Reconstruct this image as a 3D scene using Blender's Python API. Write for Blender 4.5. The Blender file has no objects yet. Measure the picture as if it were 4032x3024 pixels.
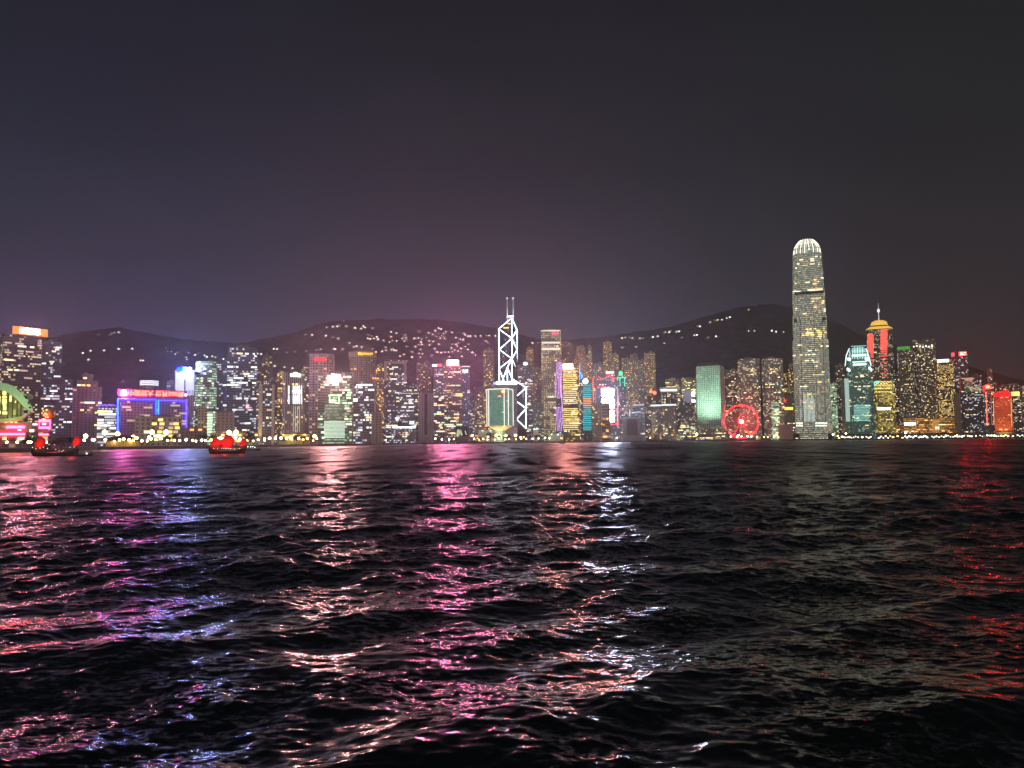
import bpy, bmesh, math, random
import numpy as np
from mathutils import Vector, Matrix, Euler

R = math.radians
random.seed(7)
sc = bpy.context.scene
COL = sc.collection

# ------------------------------------------------------------------ camera
FPX = 3029.0                                   # focal length in photograph pixels (4032 x 3024)
CAMZ = 5.5
cam_d = bpy.data.cameras.new('camera')
cam = bpy.data.objects.new('camera', cam_d)
COL.objects.link(cam)
cam_d.sensor_width = 36.0
cam_d.lens = FPX / 4032 * 36.0
cam_d.clip_start = 0.1
cam_d.clip_end = 20000
CROT = Euler((R(90 + 4.21), 0, 0)).to_matrix() @ Matrix.Rotation(R(-0.5), 3, 'Z')
cam.matrix_world = Matrix.Translation((0, 0, CAMZ)) @ CROT.to_4x4()
sc.camera = cam

# ------------------------------------------------------------------ exposure and sampling
sc.view_settings.view_transform = 'Standard'
sc.view_settings.look = 'None'
sc.view_settings.exposure = 0.0
sc.view_settings.gamma = 1.0
sc.render.engine = 'CYCLES'
cy = sc.cycles
cy.max_bounces = 4
cy.diffuse_bounces = 1
cy.glossy_bounces = 2
cy.transmission_bounces = 1
cy.volume_bounces = 0
cy.sample_clamp_indirect = 80.0
cy.sample_clamp_direct = 80.0
cy.caustics_reflective = False
cy.caustics_refractive = False
cy.use_denoising = True
cy.denoising_input_passes = 'RGB_ALBEDO_NORMAL'
cy.denoising_prefilter = 'ACCURATE'
cy.denoiser = 'OPENIMAGEDENOISE'
cy.use_light_tree = True


def lin(r, g, b):
    f = lambda c: (c / 255 / 12.92) if c <= 10 else ((c / 255 + 0.055) / 1.055) ** 2.4
    return (f(r), f(g), f(b), 1.0)


# ------------------------------------------------------------------ world: night sky lit by the cities on both shores
W = bpy.data.worlds.new('World')
sc.world = W
W.use_nodes = True
nt = W.node_tree
nt.nodes.clear()


def N(tree, kind, **kw):
    n = tree.nodes.new(kind)
    for k, v in kw.items():
        setattr(n, k, v)
    return n


def ramp(tree, fac, stops, interp='EASE'):
    n = N(tree, 'ShaderNodeValToRGB')
    cr = n.color_ramp
    cr.interpolation = interp
    while len(cr.elements) < len(stops):
        cr.elements.new(0.5)
    for e, (p, c) in zip(cr.elements, stops):
        e.position = p
        e.color = c if len(c) == 4 else (*c, 1)
    tree.links.new(fac, n.inputs[0])
    return n.outputs[0]


def mixc(tree, fac, a, b):
    n = N(tree, 'ShaderNodeMix', data_type='RGBA')
    for s, v in ((n.inputs[0], fac), (n.inputs[6], a), (n.inputs[7], b)):
        if hasattr(v, 'links') or hasattr(v, 'is_linked'):
            tree.links.new(v, s)
        else:
            s.default_value = v
    return n.outputs[2]


def mth(tree, op, a, b=None, c=None, clamp=False):
    n = N(tree, 'ShaderNodeMath', operation=op, use_clamp=clamp)
    for i, v in enumerate((a, b, c)):
        if v is None:
            continue
        if hasattr(v, 'is_linked'):
            tree.links.new(v, n.inputs[i])
        else:
            n.inputs[i].default_value = v
    return n.outputs[0]


tc = N(nt, 'ShaderNodeTexCoord')
sp = N(nt, 'ShaderNodeSeparateXYZ')
nt.links.new(tc.outputs['Generated'], sp.inputs[0])
SX, SY, SZ = sp.outputs
zc = mth(nt, 'MAXIMUM', SZ, 0.0)
left = ramp(nt, zc, [(0.0, lin(92, 90, 122)), (0.12, lin(78, 80, 105)), (0.22, lin(52, 57, 73)), (0.34, lin(33, 38, 50)), (0.56, lin(17, 22, 30))], 'LINEAR')
mid = ramp(nt, zc, [(0.0, lin(90, 93, 111)), (0.12, lin(80, 85, 98)), (0.22, lin(55, 59, 67)), (0.34, lin(37, 40, 46)), (0.56, lin(18, 21, 25))], 'LINEAR')
right = ramp(nt, zc, [(0.0, lin(72, 62, 60)), (0.12, lin(62, 58, 58)), (0.22, lin(44, 43, 45)), (0.34, lin(31, 33, 34)), (0.56, lin(19, 22, 23))], 'LINEAR')
fl = ramp(nt, mth(nt, 'MULTIPLY_ADD', SX, 1.0, 0.5), [(0.02, (1, 1, 1, 1)), (0.48, (0, 0, 0, 1))], 'EASE')
fr = ramp(nt, mth(nt, 'MULTIPLY_ADD', SX, 1.0, 0.5), [(0.55, (0, 0, 0, 1)), (1.02, (1, 1, 1, 1))], 'EASE')
skyc = mixc(nt, fl, mid, left)
skyc = mixc(nt, fr, skyc, right)
# the lit city on the photographer's own shore, behind the camera
kow = ramp(nt, zc, [(0.0, (0.40, 0.34, 0.29, 1)), (0.25, (0.30, 0.26, 0.23, 1)), (0.7, (0.03, 0.03, 0.035, 1))], 'LINEAR')
fb = ramp(nt, mth(nt, 'MULTIPLY_ADD', SY, -1.0, 0.0), [(0.05, (0, 0, 0, 1)), (0.5, (1, 1, 1, 1))], 'EASE')
skyc = mixc(nt, fb, skyc, kow)
# uneven low cloud catching the city light
cn = N(nt, 'ShaderNodeTexNoise')
cn.inputs['Scale'].default_value = 3.2
cn.inputs['Detail'].default_value = 5
mp = N(nt, 'ShaderNodeMapping')
mp.inputs['Scale'].default_value = (1.0, 1.0, 2.4)
nt.links.new(tc.outputs['Generated'], mp.inputs['Vector'])
nt.links.new(mp.outputs[0], cn.inputs['Vector'])
cmul = N(nt, 'ShaderNodeMix', data_type='RGBA', blend_type='MULTIPLY')
cmul.inputs[0].default_value = 1.0
nt.links.new(skyc, cmul.inputs[6])
nt.links.new(ramp(nt, cn.outputs[0], [(0.3, (0.86, 0.86, 0.87, 1)), (0.7, (1.14, 1.13, 1.12, 1))], 'LINEAR'), cmul.inputs[7])
skyc = cmul.outputs[2]
bg = N(nt, 'ShaderNodeBackground')
bg.inputs[1].default_value = 1.05
nt.links.new(skyc, bg.inputs[0])
wo = N(nt, 'ShaderNodeOutputWorld')
nt.links.new(bg.outputs[0], wo.inputs[0])

# added facade fill: one very soft lamp behind the camera for the near shore's glow
fill_sun_d = bpy.data.lights.new('sun', 'SUN')
fill_sun_d.energy = 0.42
fill_sun_d.angle = R(50)
fill_sun_d.color = (1.0, 0.93, 0.86)
sun = bpy.data.objects.new('sun', fill_sun_d)
COL.objects.link(sun)
sun.rotation_euler = (R(68), 0, R(-12))        # from behind and a little to the left, 22 degrees up


# ------------------------------------------------------------------ picture geometry helpers
def ray(X, Y):
    return CROT @ Vector(((X - 2016) / FPX, (1512 - Y) / FPX, -1.0))


def pt(X, Y, D):
    d = ray(X, Y)
    k = D / d.y
    return Vector((0, 0, CAMZ)) + d * k


SHORE = [(-1500, 540), (-400, 540), (0, 546), (130, 560), (380, 760), (850, 790), (1200, 1040), (1500, 1450), (2000, 1666),
         (3000, 1900), (3500, 2000), (4032, 2150), (4800, 2300), (6000, 2500)]


def shoreD(X):
    return float(np.interp(X, [a for a, _ in SHORE], [b for _, b in SHORE]))


def groundpt(X, D, z=2.5):
    p = pt(X, 1735, D)
    return Vector((p.x, D, z))


# ------------------------------------------------------------------ materials
MAT = {}


def base_mat(name):
    m = bpy.data.materials.new(name)
    m.use_nodes = True
    return m, m.node_tree, m.node_tree.nodes['Principled BSDF']


def solid(name, col, rough=0.7, metal=0.0, var=0.25, scale=0.4):
    if name in MAT:
        return MAT[name]
    m, t, p = base_mat(name)
    g = N(t, 'ShaderNodeTexCoord')
    nz = N(t, 'ShaderNodeTexNoise')
    nz.inputs['Scale'].default_value = scale
    nz.inputs['Detail'].default_value = 4
    t.links.new(g.outputs['Object'], nz.inputs['Vector'])
    c = col if len(col) == 4 else (*col, 1)
    lo = tuple(x * (1 - var) for x in c[:3]) + (1,)
    hi = tuple(min(1, x * (1 + var)) for x in c[:3]) + (1,)
    o = ramp(t, nz.outputs[0], [(0.3, lo), (0.7, hi)], 'LINEAR')
    t.links.new(o, p.inputs['Base Color'])
    p.inputs['Roughness'].default_value = rough
    p.inputs['Metallic'].default_value = metal
    MAT[name] = m
    return m


def glow(name, col, strength, sample=False):
    """a light-giving surface: lamp, tube, lit pane, LED panel or floodlit part given its own glow"""
    if name in MAT:
        return MAT[name]
    m, t, p = base_mat(name)
    p.inputs['Base Color'].default_value = tuple(min(.8, .8 * x) for x in col[:3]) + (1,)
    p.inputs['Roughness'].default_value = 0.5
    p.inputs['Emission Color'].default_value = col if len(col) == 4 else (*col, 1)
    p.inputs['Emission Strength'].default_value = strength
    m.cycles.emission_sampling = 'AUTO' if sample else 'NONE'
    MAT[name] = m
    return m


def make_facade_group():
    g = bpy.data.node_groups.new('facade', 'ShaderNodeTree')
    I = g.interface
    for n_, k in (('Wall', 'NodeSocketColor'), ('Glass', 'NodeSocketColor'), ('LitColor', 'NodeSocketColor'), ('DimColor', 'NodeSocketColor'),
                  ('FloorH', 'NodeSocketFloat'), ('WinW', 'NodeSocketFloat'), ('FU', 'NodeSocketFloat'), ('FV', 'NodeSocketFloat'),
                  ('Lit', 'NodeSocketFloat'), ('LitStr', 'NodeSocketFloat'), ('DimStr', 'NodeSocketFloat'), ('Seed', 'NodeSocketFloat')):
        I.new_socket(n_, in_out='INPUT', socket_type=k)
    I.new_socket('BSDF', in_out='OUTPUT', socket_type='NodeSocketShader')
    gi = N(g, 'NodeGroupInput')
    go = N(g, 'NodeGroupOutput')
    i = gi.outputs
    uv = N(g, 'ShaderNodeTexCoord').outputs['UV']
    s = N(g, 'ShaderNodeSeparateXYZ')
    g.links.new(uv, s.inputs[0])
    cu = mth(g, 'DIVIDE', s.outputs[0], i['WinW'])
    cv = mth(g, 'DIVIDE', s.outputs[1], i['FloorH'])
    fu, fv = mth(g, 'FLOOR', cu), mth(g, 'FLOOR', cv)
    du = mth(g, 'ABSOLUTE', mth(g, 'SUBTRACT', mth(g, 'FRACT', cu), 0.5))
    dv = mth(g, 'ABSOLUTE', mth(g, 'SUBTRACT', mth(g, 'FRACT', cv), 0.5))
    wu = mth(g, 'LESS_THAN', du, mth(g, 'MULTIPLY', i['FU'], 0.5))
    wv = mth(g, 'LESS_THAN', dv, mth(g, 'MULTIPLY', i['FV'], 0.5))
    win = mth(g, 'MULTIPLY', wu, wv)
    cell = N(g, 'ShaderNodeCombineXYZ')
    for k, v in enumerate((fu, fv, i['Seed'])):
        g.links.new(v, cell.inputs[k])
    wn = N(g, 'ShaderNodeTexWhiteNoise', noise_dimensions='3D')
    g.links.new(cell.outputs[0], wn.inputs['Vector'])
    sc_ = N(g, 'ShaderNodeSeparateXYZ')
    g.links.new(wn.outputs['Color'], sc_.inputs[0])
    cl = N(g, 'ShaderNodeCombineXYZ')
    for k, v in enumerate((mth(g, 'MULTIPLY', fu, 0.13), mth(g, 'MULTIPLY', fv, 0.41), i['Seed'])):
        g.links.new(v, cl.inputs[k])
    nz = N(g, 'ShaderNodeTexNoise')
    nz.inputs['Scale'].default_value = 1.0
    nz.inputs['Detail'].default_value = 1.0
    g.links.new(cl.outputs[0], nz.inputs['Vector'])
    mr = N(g, 'ShaderNodeMapRange')
    mr.inputs['From Min'].default_value = 0.36
    mr.inputs['From Max'].default_value = 0.66
    mr.inputs['To Min'].default_value = 0.1
    mr.inputs['To Max'].default_value = 2.0
    g.links.new(nz.outputs[0], mr.inputs['Value'])
    lit = mth(g, 'LESS_THAN', wn.outputs['Value'], mth(g, 'MULTIPLY', i['Lit'], mr.outputs[0]))
    on = mth(g, 'MULTIPLY', win, lit)
    off = mth(g, 'MULTIPLY', win, mth(g, 'SUBTRACT', 1.0, lit))
    r1 = mth(g, 'MULTIPLY_ADD', sc_.outputs[1], 0.7, 0.3)
    e_on = mth(g, 'MULTIPLY', mth(g, 'MULTIPLY', on, i['LitStr']), r1)
    e_off = mth(g, 'MULTIPLY', mth(g, 'MULTIPLY', off, i['DimStr']), mth(g, 'MULTIPLY_ADD', sc_.outputs[2], 1.2, 0.4))  # unlit panes glow faintly too, brightening the facade in place of lamps
    col = mixc(g, lit, i['DimColor'], i['LitColor'])
    stn = N(g, 'ShaderNodeTexNoise')
    stn.inputs['Scale'].default_value = 0.05
    stn.inputs['Detail'].default_value = 5
    g.links.new(uv, stn.inputs['Vector'])
    wallv = N(g, 'ShaderNodeMix', data_type='RGBA', blend_type='MULTIPLY')
    wallv.inputs[0].default_value = 1.0
    g.links.new(i['Wall'], wallv.inputs[6])
    g.links.new(ramp(g, stn.outputs[0], [(0.3, (0.75, 0.74, 0.73, 1)), (0.7, (1.1, 1.1, 1.1, 1))], 'LINEAR'), wallv.inputs[7])
    bc = mixc(g, win, wallv.outputs[2], i['Glass'])
    p = N(g, 'ShaderNodeBsdfPrincipled')
    g.links.new(bc, p.inputs['Base Color'])
    g.links.new(mth(g, 'MULTIPLY_ADD', win, -0.5, 0.75), p.inputs['Roughness'])
    g.links.new(col, p.inputs['Emission Color'])
    g.links.new(mth(g, 'ADD', e_on, e_off), p.inputs['Emission Strength'])
    g.links.new(p.outputs[0], go.inputs[0])
    return g


FACADE = make_facade_group()
WARM, YEL, COOL, GRN, AMB = lin(255, 236, 190), lin(255, 214, 120), lin(235, 245, 255), lin(215, 255, 205), lin(255, 180, 90)
# wall, glass, lit colour, dim colour, floor height, window width, share across, share up, lit share, lit strength, dim strength
STY = {
    'dark':   ((.10, .10, .115, 1), (.02, .022, .028, 1), COOL, lin(150, 150, 170), 3.6, 3.2, .8, .55, .10, 1.2, .035),
    'darkw':  ((.13, .12, .12, 1), (.02, .022, .028, 1), WARM, lin(165, 150, 140), 3.6, 3.2, .8, .55, .14, 1.2, .04),
    'grey':   ((.26, .26, .27, 1), (.03, .03, .035, 1), COOL, lin(160, 160, 170), 3.6, 4.0, .6, .5, .10, 1.2, .05),
    'beige':  ((.42, .36, .31, 1), (.04, .04, .045, 1), WARM, lin(180, 150, 120), 3.6, 4.0, .5, .5, .08, 1.0, .05),
    'pink':   ((.45, .35, .32, 1), (.04, .04, .045, 1), WARM, lin(180, 140, 130), 3.6, 4.0, .5, .5, .05, .8, .04),
    'apt':    ((.17, .15, .14, 1), (.02, .02, .025, 1), YEL, lin(190, 150, 110), 3.2, 3.4, .5, .6, .22, 1.6, .03),
    'aptdim': ((.15, .14, .14, 1), (.02, .02, .025, 1), WARM, lin(170, 140, 120), 3.2, 3.4, .5, .6, .13, 1.3, .03),
    'yellow': ((.12, .10, .06, 1), (.03, .03, .02, 1), lin(255, 226, 110), lin(200, 170, 60), 4.2, 3.0, .95, .55, .62, 1.1, .16),
    'gold':   ((.35, .28, .12, 1), (.03, .03, .02, 1), lin(255, 226, 110), lin(210, 170, 70), 4.0, 3.6, .7, .6, .35, 1.2, .12),
    'green':  ((.24, .29, .25, 1), (.03, .04, .035, 1), GRN, lin(150, 180, 150), 3.8, 3.4, .9, .55, .40, 1.0, .12),
    'tealg':  ((.16, .22, .20, 1), (.03, .05, .045, 1), lin(190, 255, 225), lin(70, 150, 125), 3.6, 3.0, .6, .9, .03, .6, .12),
    'blank':  ((.36, .33, .29, 1), (.05, .05, .05, 1), WARM, lin(160, 150, 130), 3.6, 5.0, .4, .35, .02, .8, .02),
    'blankb': ((.20, .17, .15, 1), (.03, .03, .03, 1), WARM, lin(140, 120, 100), 3.6, 5.0, .4, .35, .02, .8, .02),
    'blue':   ((.14, .14, .20, 1), (.04, .05, .09, 1), lin(200, 215, 255), lin(110, 115, 165), 3.8, 3.0, .9, .85, .06, .7, .13),
    'purple': ((.20, .17, .26, 1), (.04, .04, .08, 1), lin(225, 215, 255), lin(110, 95, 160), 3.6, 3.0, .55, .5, .08, .8, .12),
    'dots':   ((.33, .31, .27, 1), (.03, .03, .03, 1), lin(255, 240, 180), lin(170, 160, 130), 4.4, 5.0, .45, .45, .42, 1.5, .08),
    'orange': ((.42, .25, .12, 1), (.05, .03, .02, 1), AMB, lin(210, 140, 60), 4.2, 4.0, .8, .45, .30, 1.2, .16),
    'red':    ((.50, .14, .08, 1), (.06, .03, .02, 1), AMB, lin(210, 90, 50), 4.0, 4.0, .8, .5, .08, .9, .16),
    'hall':   ((.30, .30, .15, 1), (.05, .05, .02, 1), lin(250, 240, 120), lin(150, 150, 50), 6.0, 4.0, .8, .85, .25, .9, .20),
}
SEED = [0]


def facade(style, **ov):
    k = dict(zip(('Wall', 'Glass', 'LitColor', 'DimColor', 'FloorH', 'WinW', 'FU', 'FV', 'Lit', 'LitStr', 'DimStr'), STY[style]))
    k.update(ov)
    k['Lit'] *= 1.5
    k['LitStr'] *= 1.15
    k['DimStr'] *= 1.7
    SEED[0] += 1
    k['Seed'] = SEED[0] * 7.31
    m = bpy.data.materials.new('facade_' + style)
    m.use_nodes = True
    t = m.node_tree
    t.nodes.clear()
    gn = N(t, 'ShaderNodeGroup')
    gn.node_tree = FACADE
    for a, b in k.items():
        gn.inputs[a].default_value = b
    o = N(t, 'ShaderNodeOutputMaterial')
    t.links.new(gn.outputs[0], o.inputs[0])
    m.cycles.emission_sampling = 'NONE'
    return m, k


# ------------------------------------------------------------------ mesh helpers
def link(name, me, mat=None, parent=None, loc=None):
    o = bpy.data.objects.new(name, me)
    COL.objects.link(o)
    if mat is not None and not me.materials:
        me.materials.append(mat)
    if parent is not None:
        o.parent = parent
    if loc is not None:
        o.location = loc
    return o


def tag(o, label=None, cat=None, group=None, kind=None):
    if label:
        o['label'] = label
    if cat:
        o['category'] = cat
    if group:
        o['group'] = group
    if kind:
        o['kind'] = kind
    return o


def thing(name, label, cat, loc=(0, 0, 0), rotz=0.0, group=None):
    o = bpy.data.objects.new(name, None)
    COL.objects.link(o)
    o.location = loc
    o.rotation_euler = (0, 0, rotz)
    o.empty_display_size = 2
    return tag(o, label, cat, group)


class MB:
    """collects simple shapes into one mesh"""

    def __init__(s):
        s.v, s.f = [], []

    def add(s, vs, fs):
        k = len(s.v)
        s.v += [tuple(v) for v in vs]
        s.f += [tuple(i + k for i in f) for f in fs]
        return s

    def box(s, x0, x1, y0, y1, z0, z1):
        return s.add([(x0, y0, z0), (x1, y0, z0), (x1, y1, z0), (x0, y1, z0), (x0, y0, z1), (x1, y0, z1), (x1, y1, z1), (x0, y1, z1)],
                     [(0, 3, 2, 1), (4, 5, 6, 7), (0, 1, 5, 4), (1, 2, 6, 5), (2, 3, 7, 6), (3, 0, 4, 7)])

    def bar(s, a, b, r, n=6, r2=None):
        a, b = Vector(a), Vector(b)
        d = (b - a)
        if d.length < 1e-6:
            return s
        q = d.to_track_quat('Z', 'Y')
        r2 = r if r2 is None else r2
        vs = []
        for p, rr in ((a, r), (b, r2)):
            for i in range(n):
                t = 2 * math.pi * i / n
                vs.append(p + q @ Vector((rr * math.cos(t), rr * math.sin(t), 0)))
        fs = [(i, (i + 1) % n, n + (i + 1) % n, n + i) for i in range(n)]
        fs += [tuple(reversed(range(n))), tuple(range(n, 2 * n))]
        return s.add(vs, fs)

    def prism(s, poly, z0, z1, top=None):
        n = len(poly)
        top = top or poly
        vs = [(x, y, z0) for x, y in poly] + [(x, y, z1) for x, y in top]
        fs = [(i, (i + 1) % n, n + (i + 1) % n, n + i) for i in range(n)]
        fs += [tuple(reversed(range(n))), tuple(range(n, 2 * n))]
        return s.add(vs, fs)

    def slab(s, outline, y0, y1):
        """outline in the x-z plane, counter-clockwise seen from -y, given depth y0..y1"""
        n = len(outline)
        vs = [(x, y0, z) for x, z in outline] + [(x, y1, z) for x, z in outline]
        fs = [tuple(range(n)), tuple(reversed(range(n, 2 * n)))]
        fs += [(i, n + i, n + (i + 1) % n, (i + 1) % n) for i in range(n)]
        return s.add(vs, fs)

    def mesh(s, name, smooth=False):
        me = bpy.data.meshes.new(name)
        me.from_pydata(s.v, [], s.f)
        me.update()
        if smooth:
            me.polygons.foreach_set('use_smooth', [True] * len(me.polygons))
        return me

    def build(s, name, mat, parent=None, loc=None, smooth=False):
        return link(name, s.mesh(name, smooth), mat, parent, loc)


def uvsphere(mb, c, r, n=10, m=6, sz=1.0):
    vs, fs = [], []
    for j in range(m + 1):
        ph = math.pi * j / m
        for i in range(n):
            th = 2 * math.pi * i / n
            vs.append((c[0] + r * math.sin(ph) * math.cos(th), c[1] + r * math.sin(ph) * math.sin(th), c[2] + sz * r * math.cos(ph)))
    for j in range(m):
        for i in range(n):
            a, b = j * n + i, j * n + (i + 1) % n
            fs.append((a, a + n, b + n, b))
    mb.add(vs, fs)
    return mb


def wall_mesh(name, polys):
    """stack of prisms with metric UVs on the walls: polys = [(poly_bottom, z0, poly_top, z1), ...]"""
    me = bpy.data.meshes.new(name)
    vs, fs, uvs = [], [], []
    for pb, z0, ptp, z1 in polys:
        n = len(pb)
        k = len(vs)
        vs += [(x, y, z0) for x, y in pb] + [(x, y, z1) for x, y in ptp]
        u = 0.0
        for i in range(n):
            j = (i + 1) % n
            L = math.hypot(pb[j][0] - pb[i][0], pb[j][1] - pb[i][1])
            fs.append((k + i, k + j, k + n + j, k + n + i))
            uvs += [(u, z0), (u + L, z0), (u + L, z1), (u, z1)]
            u += L
        fs.append(tuple(k + n + i for i in range(n)))
        uvs += [(-2.0, -2.0)] * n
    me.from_pydata(vs, [], fs)
    uvl = me.uv_layers.new(name='UVMap')
    uvl.data.foreach_set('uv', [c for p in uvs for c in p])
    me.update()
    return me


def footprint(kind, dep):
    """unit-width outline, counter-clockwise, front edge first (y negative = towards the harbour)"""
    h = dep / 2
    if kind == 'rect':
        return [(-.5, -h), (.5, -h), (.5, h), (-.5, h)]
    if kind == 'round':                                     # curved front, flat back
        return [(-.5 + .5 * (1 - math.cos(math.pi * i / 12)), -h - .22 * math.sin(math.pi * i / 12)) for i in range(13)] + [(.5, h), (-.5, h)]
    if kind == 'cyl':
        return [(.5 * math.cos(2 * math.pi * i / 20 - math.pi / 2 - math.pi / 20), .5 * math.sin(2 * math.pi * i / 20 - math.pi / 2 - math.pi / 20)) for i in range(20)]
    if kind == 'oval':
        return [(.5 * math.cos(2 * math.pi * i / 20 - math.pi / 2 - math.pi / 20), h * math.sin(2 * math.pi * i / 20 - math.pi / 2 - math.pi / 20)) for i in range(20)]
    if kind == 'cham':
        c = .14
        return [(-.5 + c, -h), (.5 - c, -h), (.5, -h + c), (.5, h - c), (.5 - c, h), (-.5 + c, h), (-.5, h - c), (-.5, -h + c)]
    if kind == 'cross':
        a = .2
        return [(-a, -h), (a, -h), (a, -h + .16), (.5, -h + .16), (.5, h - .16), (a, h - .16), (a, h), (-a, h), (-a, h - .16), (-.5, h - .16), (-.5, -h + .16), (-a, -h + .16)]
    if kind == 'vee':                                       # two panels folded inwards
        return [(-.5, -h), (-.03, -h + .1), (.03, -h + .1), (.5, -h), (.5, h), (-.5, h)]
    raise ValueError(kind)


GZ = 2.5
UNIT = None


def unit_box():
    global UNIT
    if UNIT is None:
        UNIT = {}
    return UNIT


def lit_mesh(key):
    u = unit_box()
    if key not in u:
        me = MB().box(-.5, .5, -.5, .5, 0, 1).mesh('lit_window')
        cols = {'w': (WARM, 1.9), 'y': (YEL, 2.0), 'c': (lin(240, 246, 240), 1.8), 'g': (GRN, 1.7), 'a': (AMB, 1.8), 'd': (lin(255, 225, 190), .55), 'k': (COOL, .5)}
        me.materials.append(glow('lit_' + key, *cols[key]))
        u[key] = me
    return u[key]


class Building:
    def __init__(b, x0, x1, ytop, D, name, label, style='dark', foot='rect', dep=.7, yaw=0, steps=None, n=None, win='cw', wl=(4, 12),
                 roof='plant', cat='tower', zmin=0.05, zmax=0.97, rows=True, **ov):
        Xc = (x0 + x1) / 2
        P = pt(Xc, ytop, D)
        b.D = D
        b.h = P.z - GZ
        az0 = math.atan2(pt(x0, ytop, D).x, D)
        az1 = math.atan2(pt(x1, ytop, D).x, D)
        azc = (az0 + az1) / 2
        b.rot = -azc + R(yaw)
        poly = footprint(foot, dep)
        s = (pt(x1, ytop, D) - pt(x0, ytop, D)).length
        cx, cyy = P.x, P.y
        ca, sa = math.cos(b.rot), math.sin(b.rot)
        for _ in range(4):
            azs = [math.atan2(cx + s * (x * ca - y * sa), cyy + s * (x * sa + y * ca)) for x, y in poly]
            lo, hi = min(azs), max(azs)
            s *= (az1 - az0) / (hi - lo)
            r_ = math.hypot(cx, cyy)
            a_ = math.atan2(cx, cyy) + (az0 + az1) / 2 - (lo + hi) / 2
            cx, cyy = r_ * math.sin(a_), r_ * math.cos(a_)
        b.s = s
        b.poly = [(x * s, y * s) for x, y in poly]
        b.ymin = min(y for _, y in b.poly)
        b.root = thing(name, label, cat, (cx, cyy, GZ), b.rot)
        b.inv = (Matrix.Translation((cx, cyy, GZ)) @ Matrix.Rotation(b.rot, 4, 'Z')).inverted()
        b.mat, b.par = facade(style, **ov)
        steps = steps or [(1.0, 0, 1.0)]                   # (scale, from, to) as shares of the height
        b.steps = steps
        polys = []
        for st in steps:
            q = [(x * st[0] + (st[3] * s if len(st) > 3 else 0), y * st[0]) for x, y in b.poly]
            polys.append((q, b.h * st[1], q, b.h * st[2]))
        b.wall = link('wall', wall_mesh('wall', polys), b.mat, b.root)
        k = steps[-1][0]
        dx = steps[-1][3] * s if len(steps[-1]) > 3 else 0
        rng = random.Random(hash(label) % 99991 if False else sum(map(ord, label)))
        b.rng = rng
        if roof == 'plant':
            m = MB()
            w = s * k
            hh = min(6, max(2.5, b.h * .03))
            a = rng.uniform(-.25, .05)
            m.box(dx + a * w, dx + (a + rng.uniform(.25, .4)) * w, -.15 * w * dep, .3 * w * dep, b.h, b.h + hh)
            m.box(dx - .42 * w, dx - .3 * w, -.1 * w * dep, .2 * w * dep, b.h, b.h + hh * .6)
            m.build('rooftop_plant', solid('rooftop_concrete', (.16, .15, .15), .9), b.root)
            if rng.random() < .35:
                xm = dx + rng.uniform(-.3, .3) * w
                MB().bar((xm, 0, b.h), (xm, 0, b.h + hh * 2.6), .35, 5, .12).build('antenna', solid('dark_metal', (.08, .08, .08), .5, .6), b.root)
        b.edges = []
        if n is None:
            n = int(min(34, max(6, (x1 - x0) * (1700 - ytop) / 900)))
        b.windows(n, win, wl, zmin, zmax, rows)

    # lit windows as parts, laid on the storeys of the faces that look at the harbour
    def windows(b, n, keys, wl, zmin, zmax, rows, edges=None):
        if n <= 0:
            return
        rng = b.rng
        fh = b.par['FloorH']
        ww = b.par['WinW']
        done = 0
        E = []
        for st in b.steps:
            q = [(x * st[0] + (st[3] * b.s if len(st) > 3 else 0), y * st[0]) for x, y in b.poly]
            for i in range(len(q)):
                a, c = q[i], q[(i + 1) % len(q)]
                L = math.hypot(c[0] - a[0], c[1] - a[1])
                nrm = ((c[1] - a[1]) / max(L, 1e-6), -(c[0] - a[0]) / max(L, 1e-6))
                face = -nrm[1]
                if face > .3 and L > 2.5:
                    z0, z1 = max(b.h * st[1], b.h * zmin), min(b.h * st[2], b.h * zmax)
                    if z1 - z0 > fh:
                        E.append((a, c, L, nrm, z0, z1, L * face * (z1 - z0)))
        if not E:
            return
        tot = [e[-1] for e in E]
        used = set()
        tries = 0
        while done < n and tries < n * 6:
            tries += 1
            ei = rng.choices(range(len(E)), tot)[0]
            a, c, L, nrm, z0, z1, _ = E[ei]
            fl = rng.randint(int(z0 / fh) + 1, max(int(z0 / fh) + 1, int(z1 / fh) - 1))
            run = rng.choice((1, 1, 2, 3)) if rows else 1
            u = rng.uniform(0, 1) * L
            for _ in range(run):
                w = rng.uniform(*wl) * .68
                w = min(max(1, round(w / ww)) * ww * .9, L * .9)
                uc = max(w / 2 + .2, min(L - w / 2 - .2, u))
                key = (ei, fl, int(uc / 5))
                if key in used:
                    u += w * 1.3
                    if u > L:
                        break
                    continue
                used.add(key)
                t = uc / L
                o = link('lit_window', lit_mesh(rng.choice(keys)), None, b.root)
                o.location = (a[0] + (c[0] - a[0]) * t + nrm[0] * .1, a[1] + (c[1] - a[1]) * t + nrm[1] * .1, fl * fh + fh * .2)
                o.rotation_euler = (0, 0, math.atan2(c[1] - a[1], c[0] - a[0]))
                o.scale = (w, .5, fh * .62)
                done += 1
                u += w * rng.uniform(1.2, 2.2)
                if u > L or done >= n:
                    break

    def loc(b, X, Y, proud=.4):
        """the point of the front plane of this building seen at photograph pixel X, Y (local coordinates)"""
        o = b.inv @ Vector((0, 0, CAMZ))
        d = b.inv.to_3x3() @ ray(X, Y)
        k = (b.ymin - proud - o.y) / d.y
        return o + d * k

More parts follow.
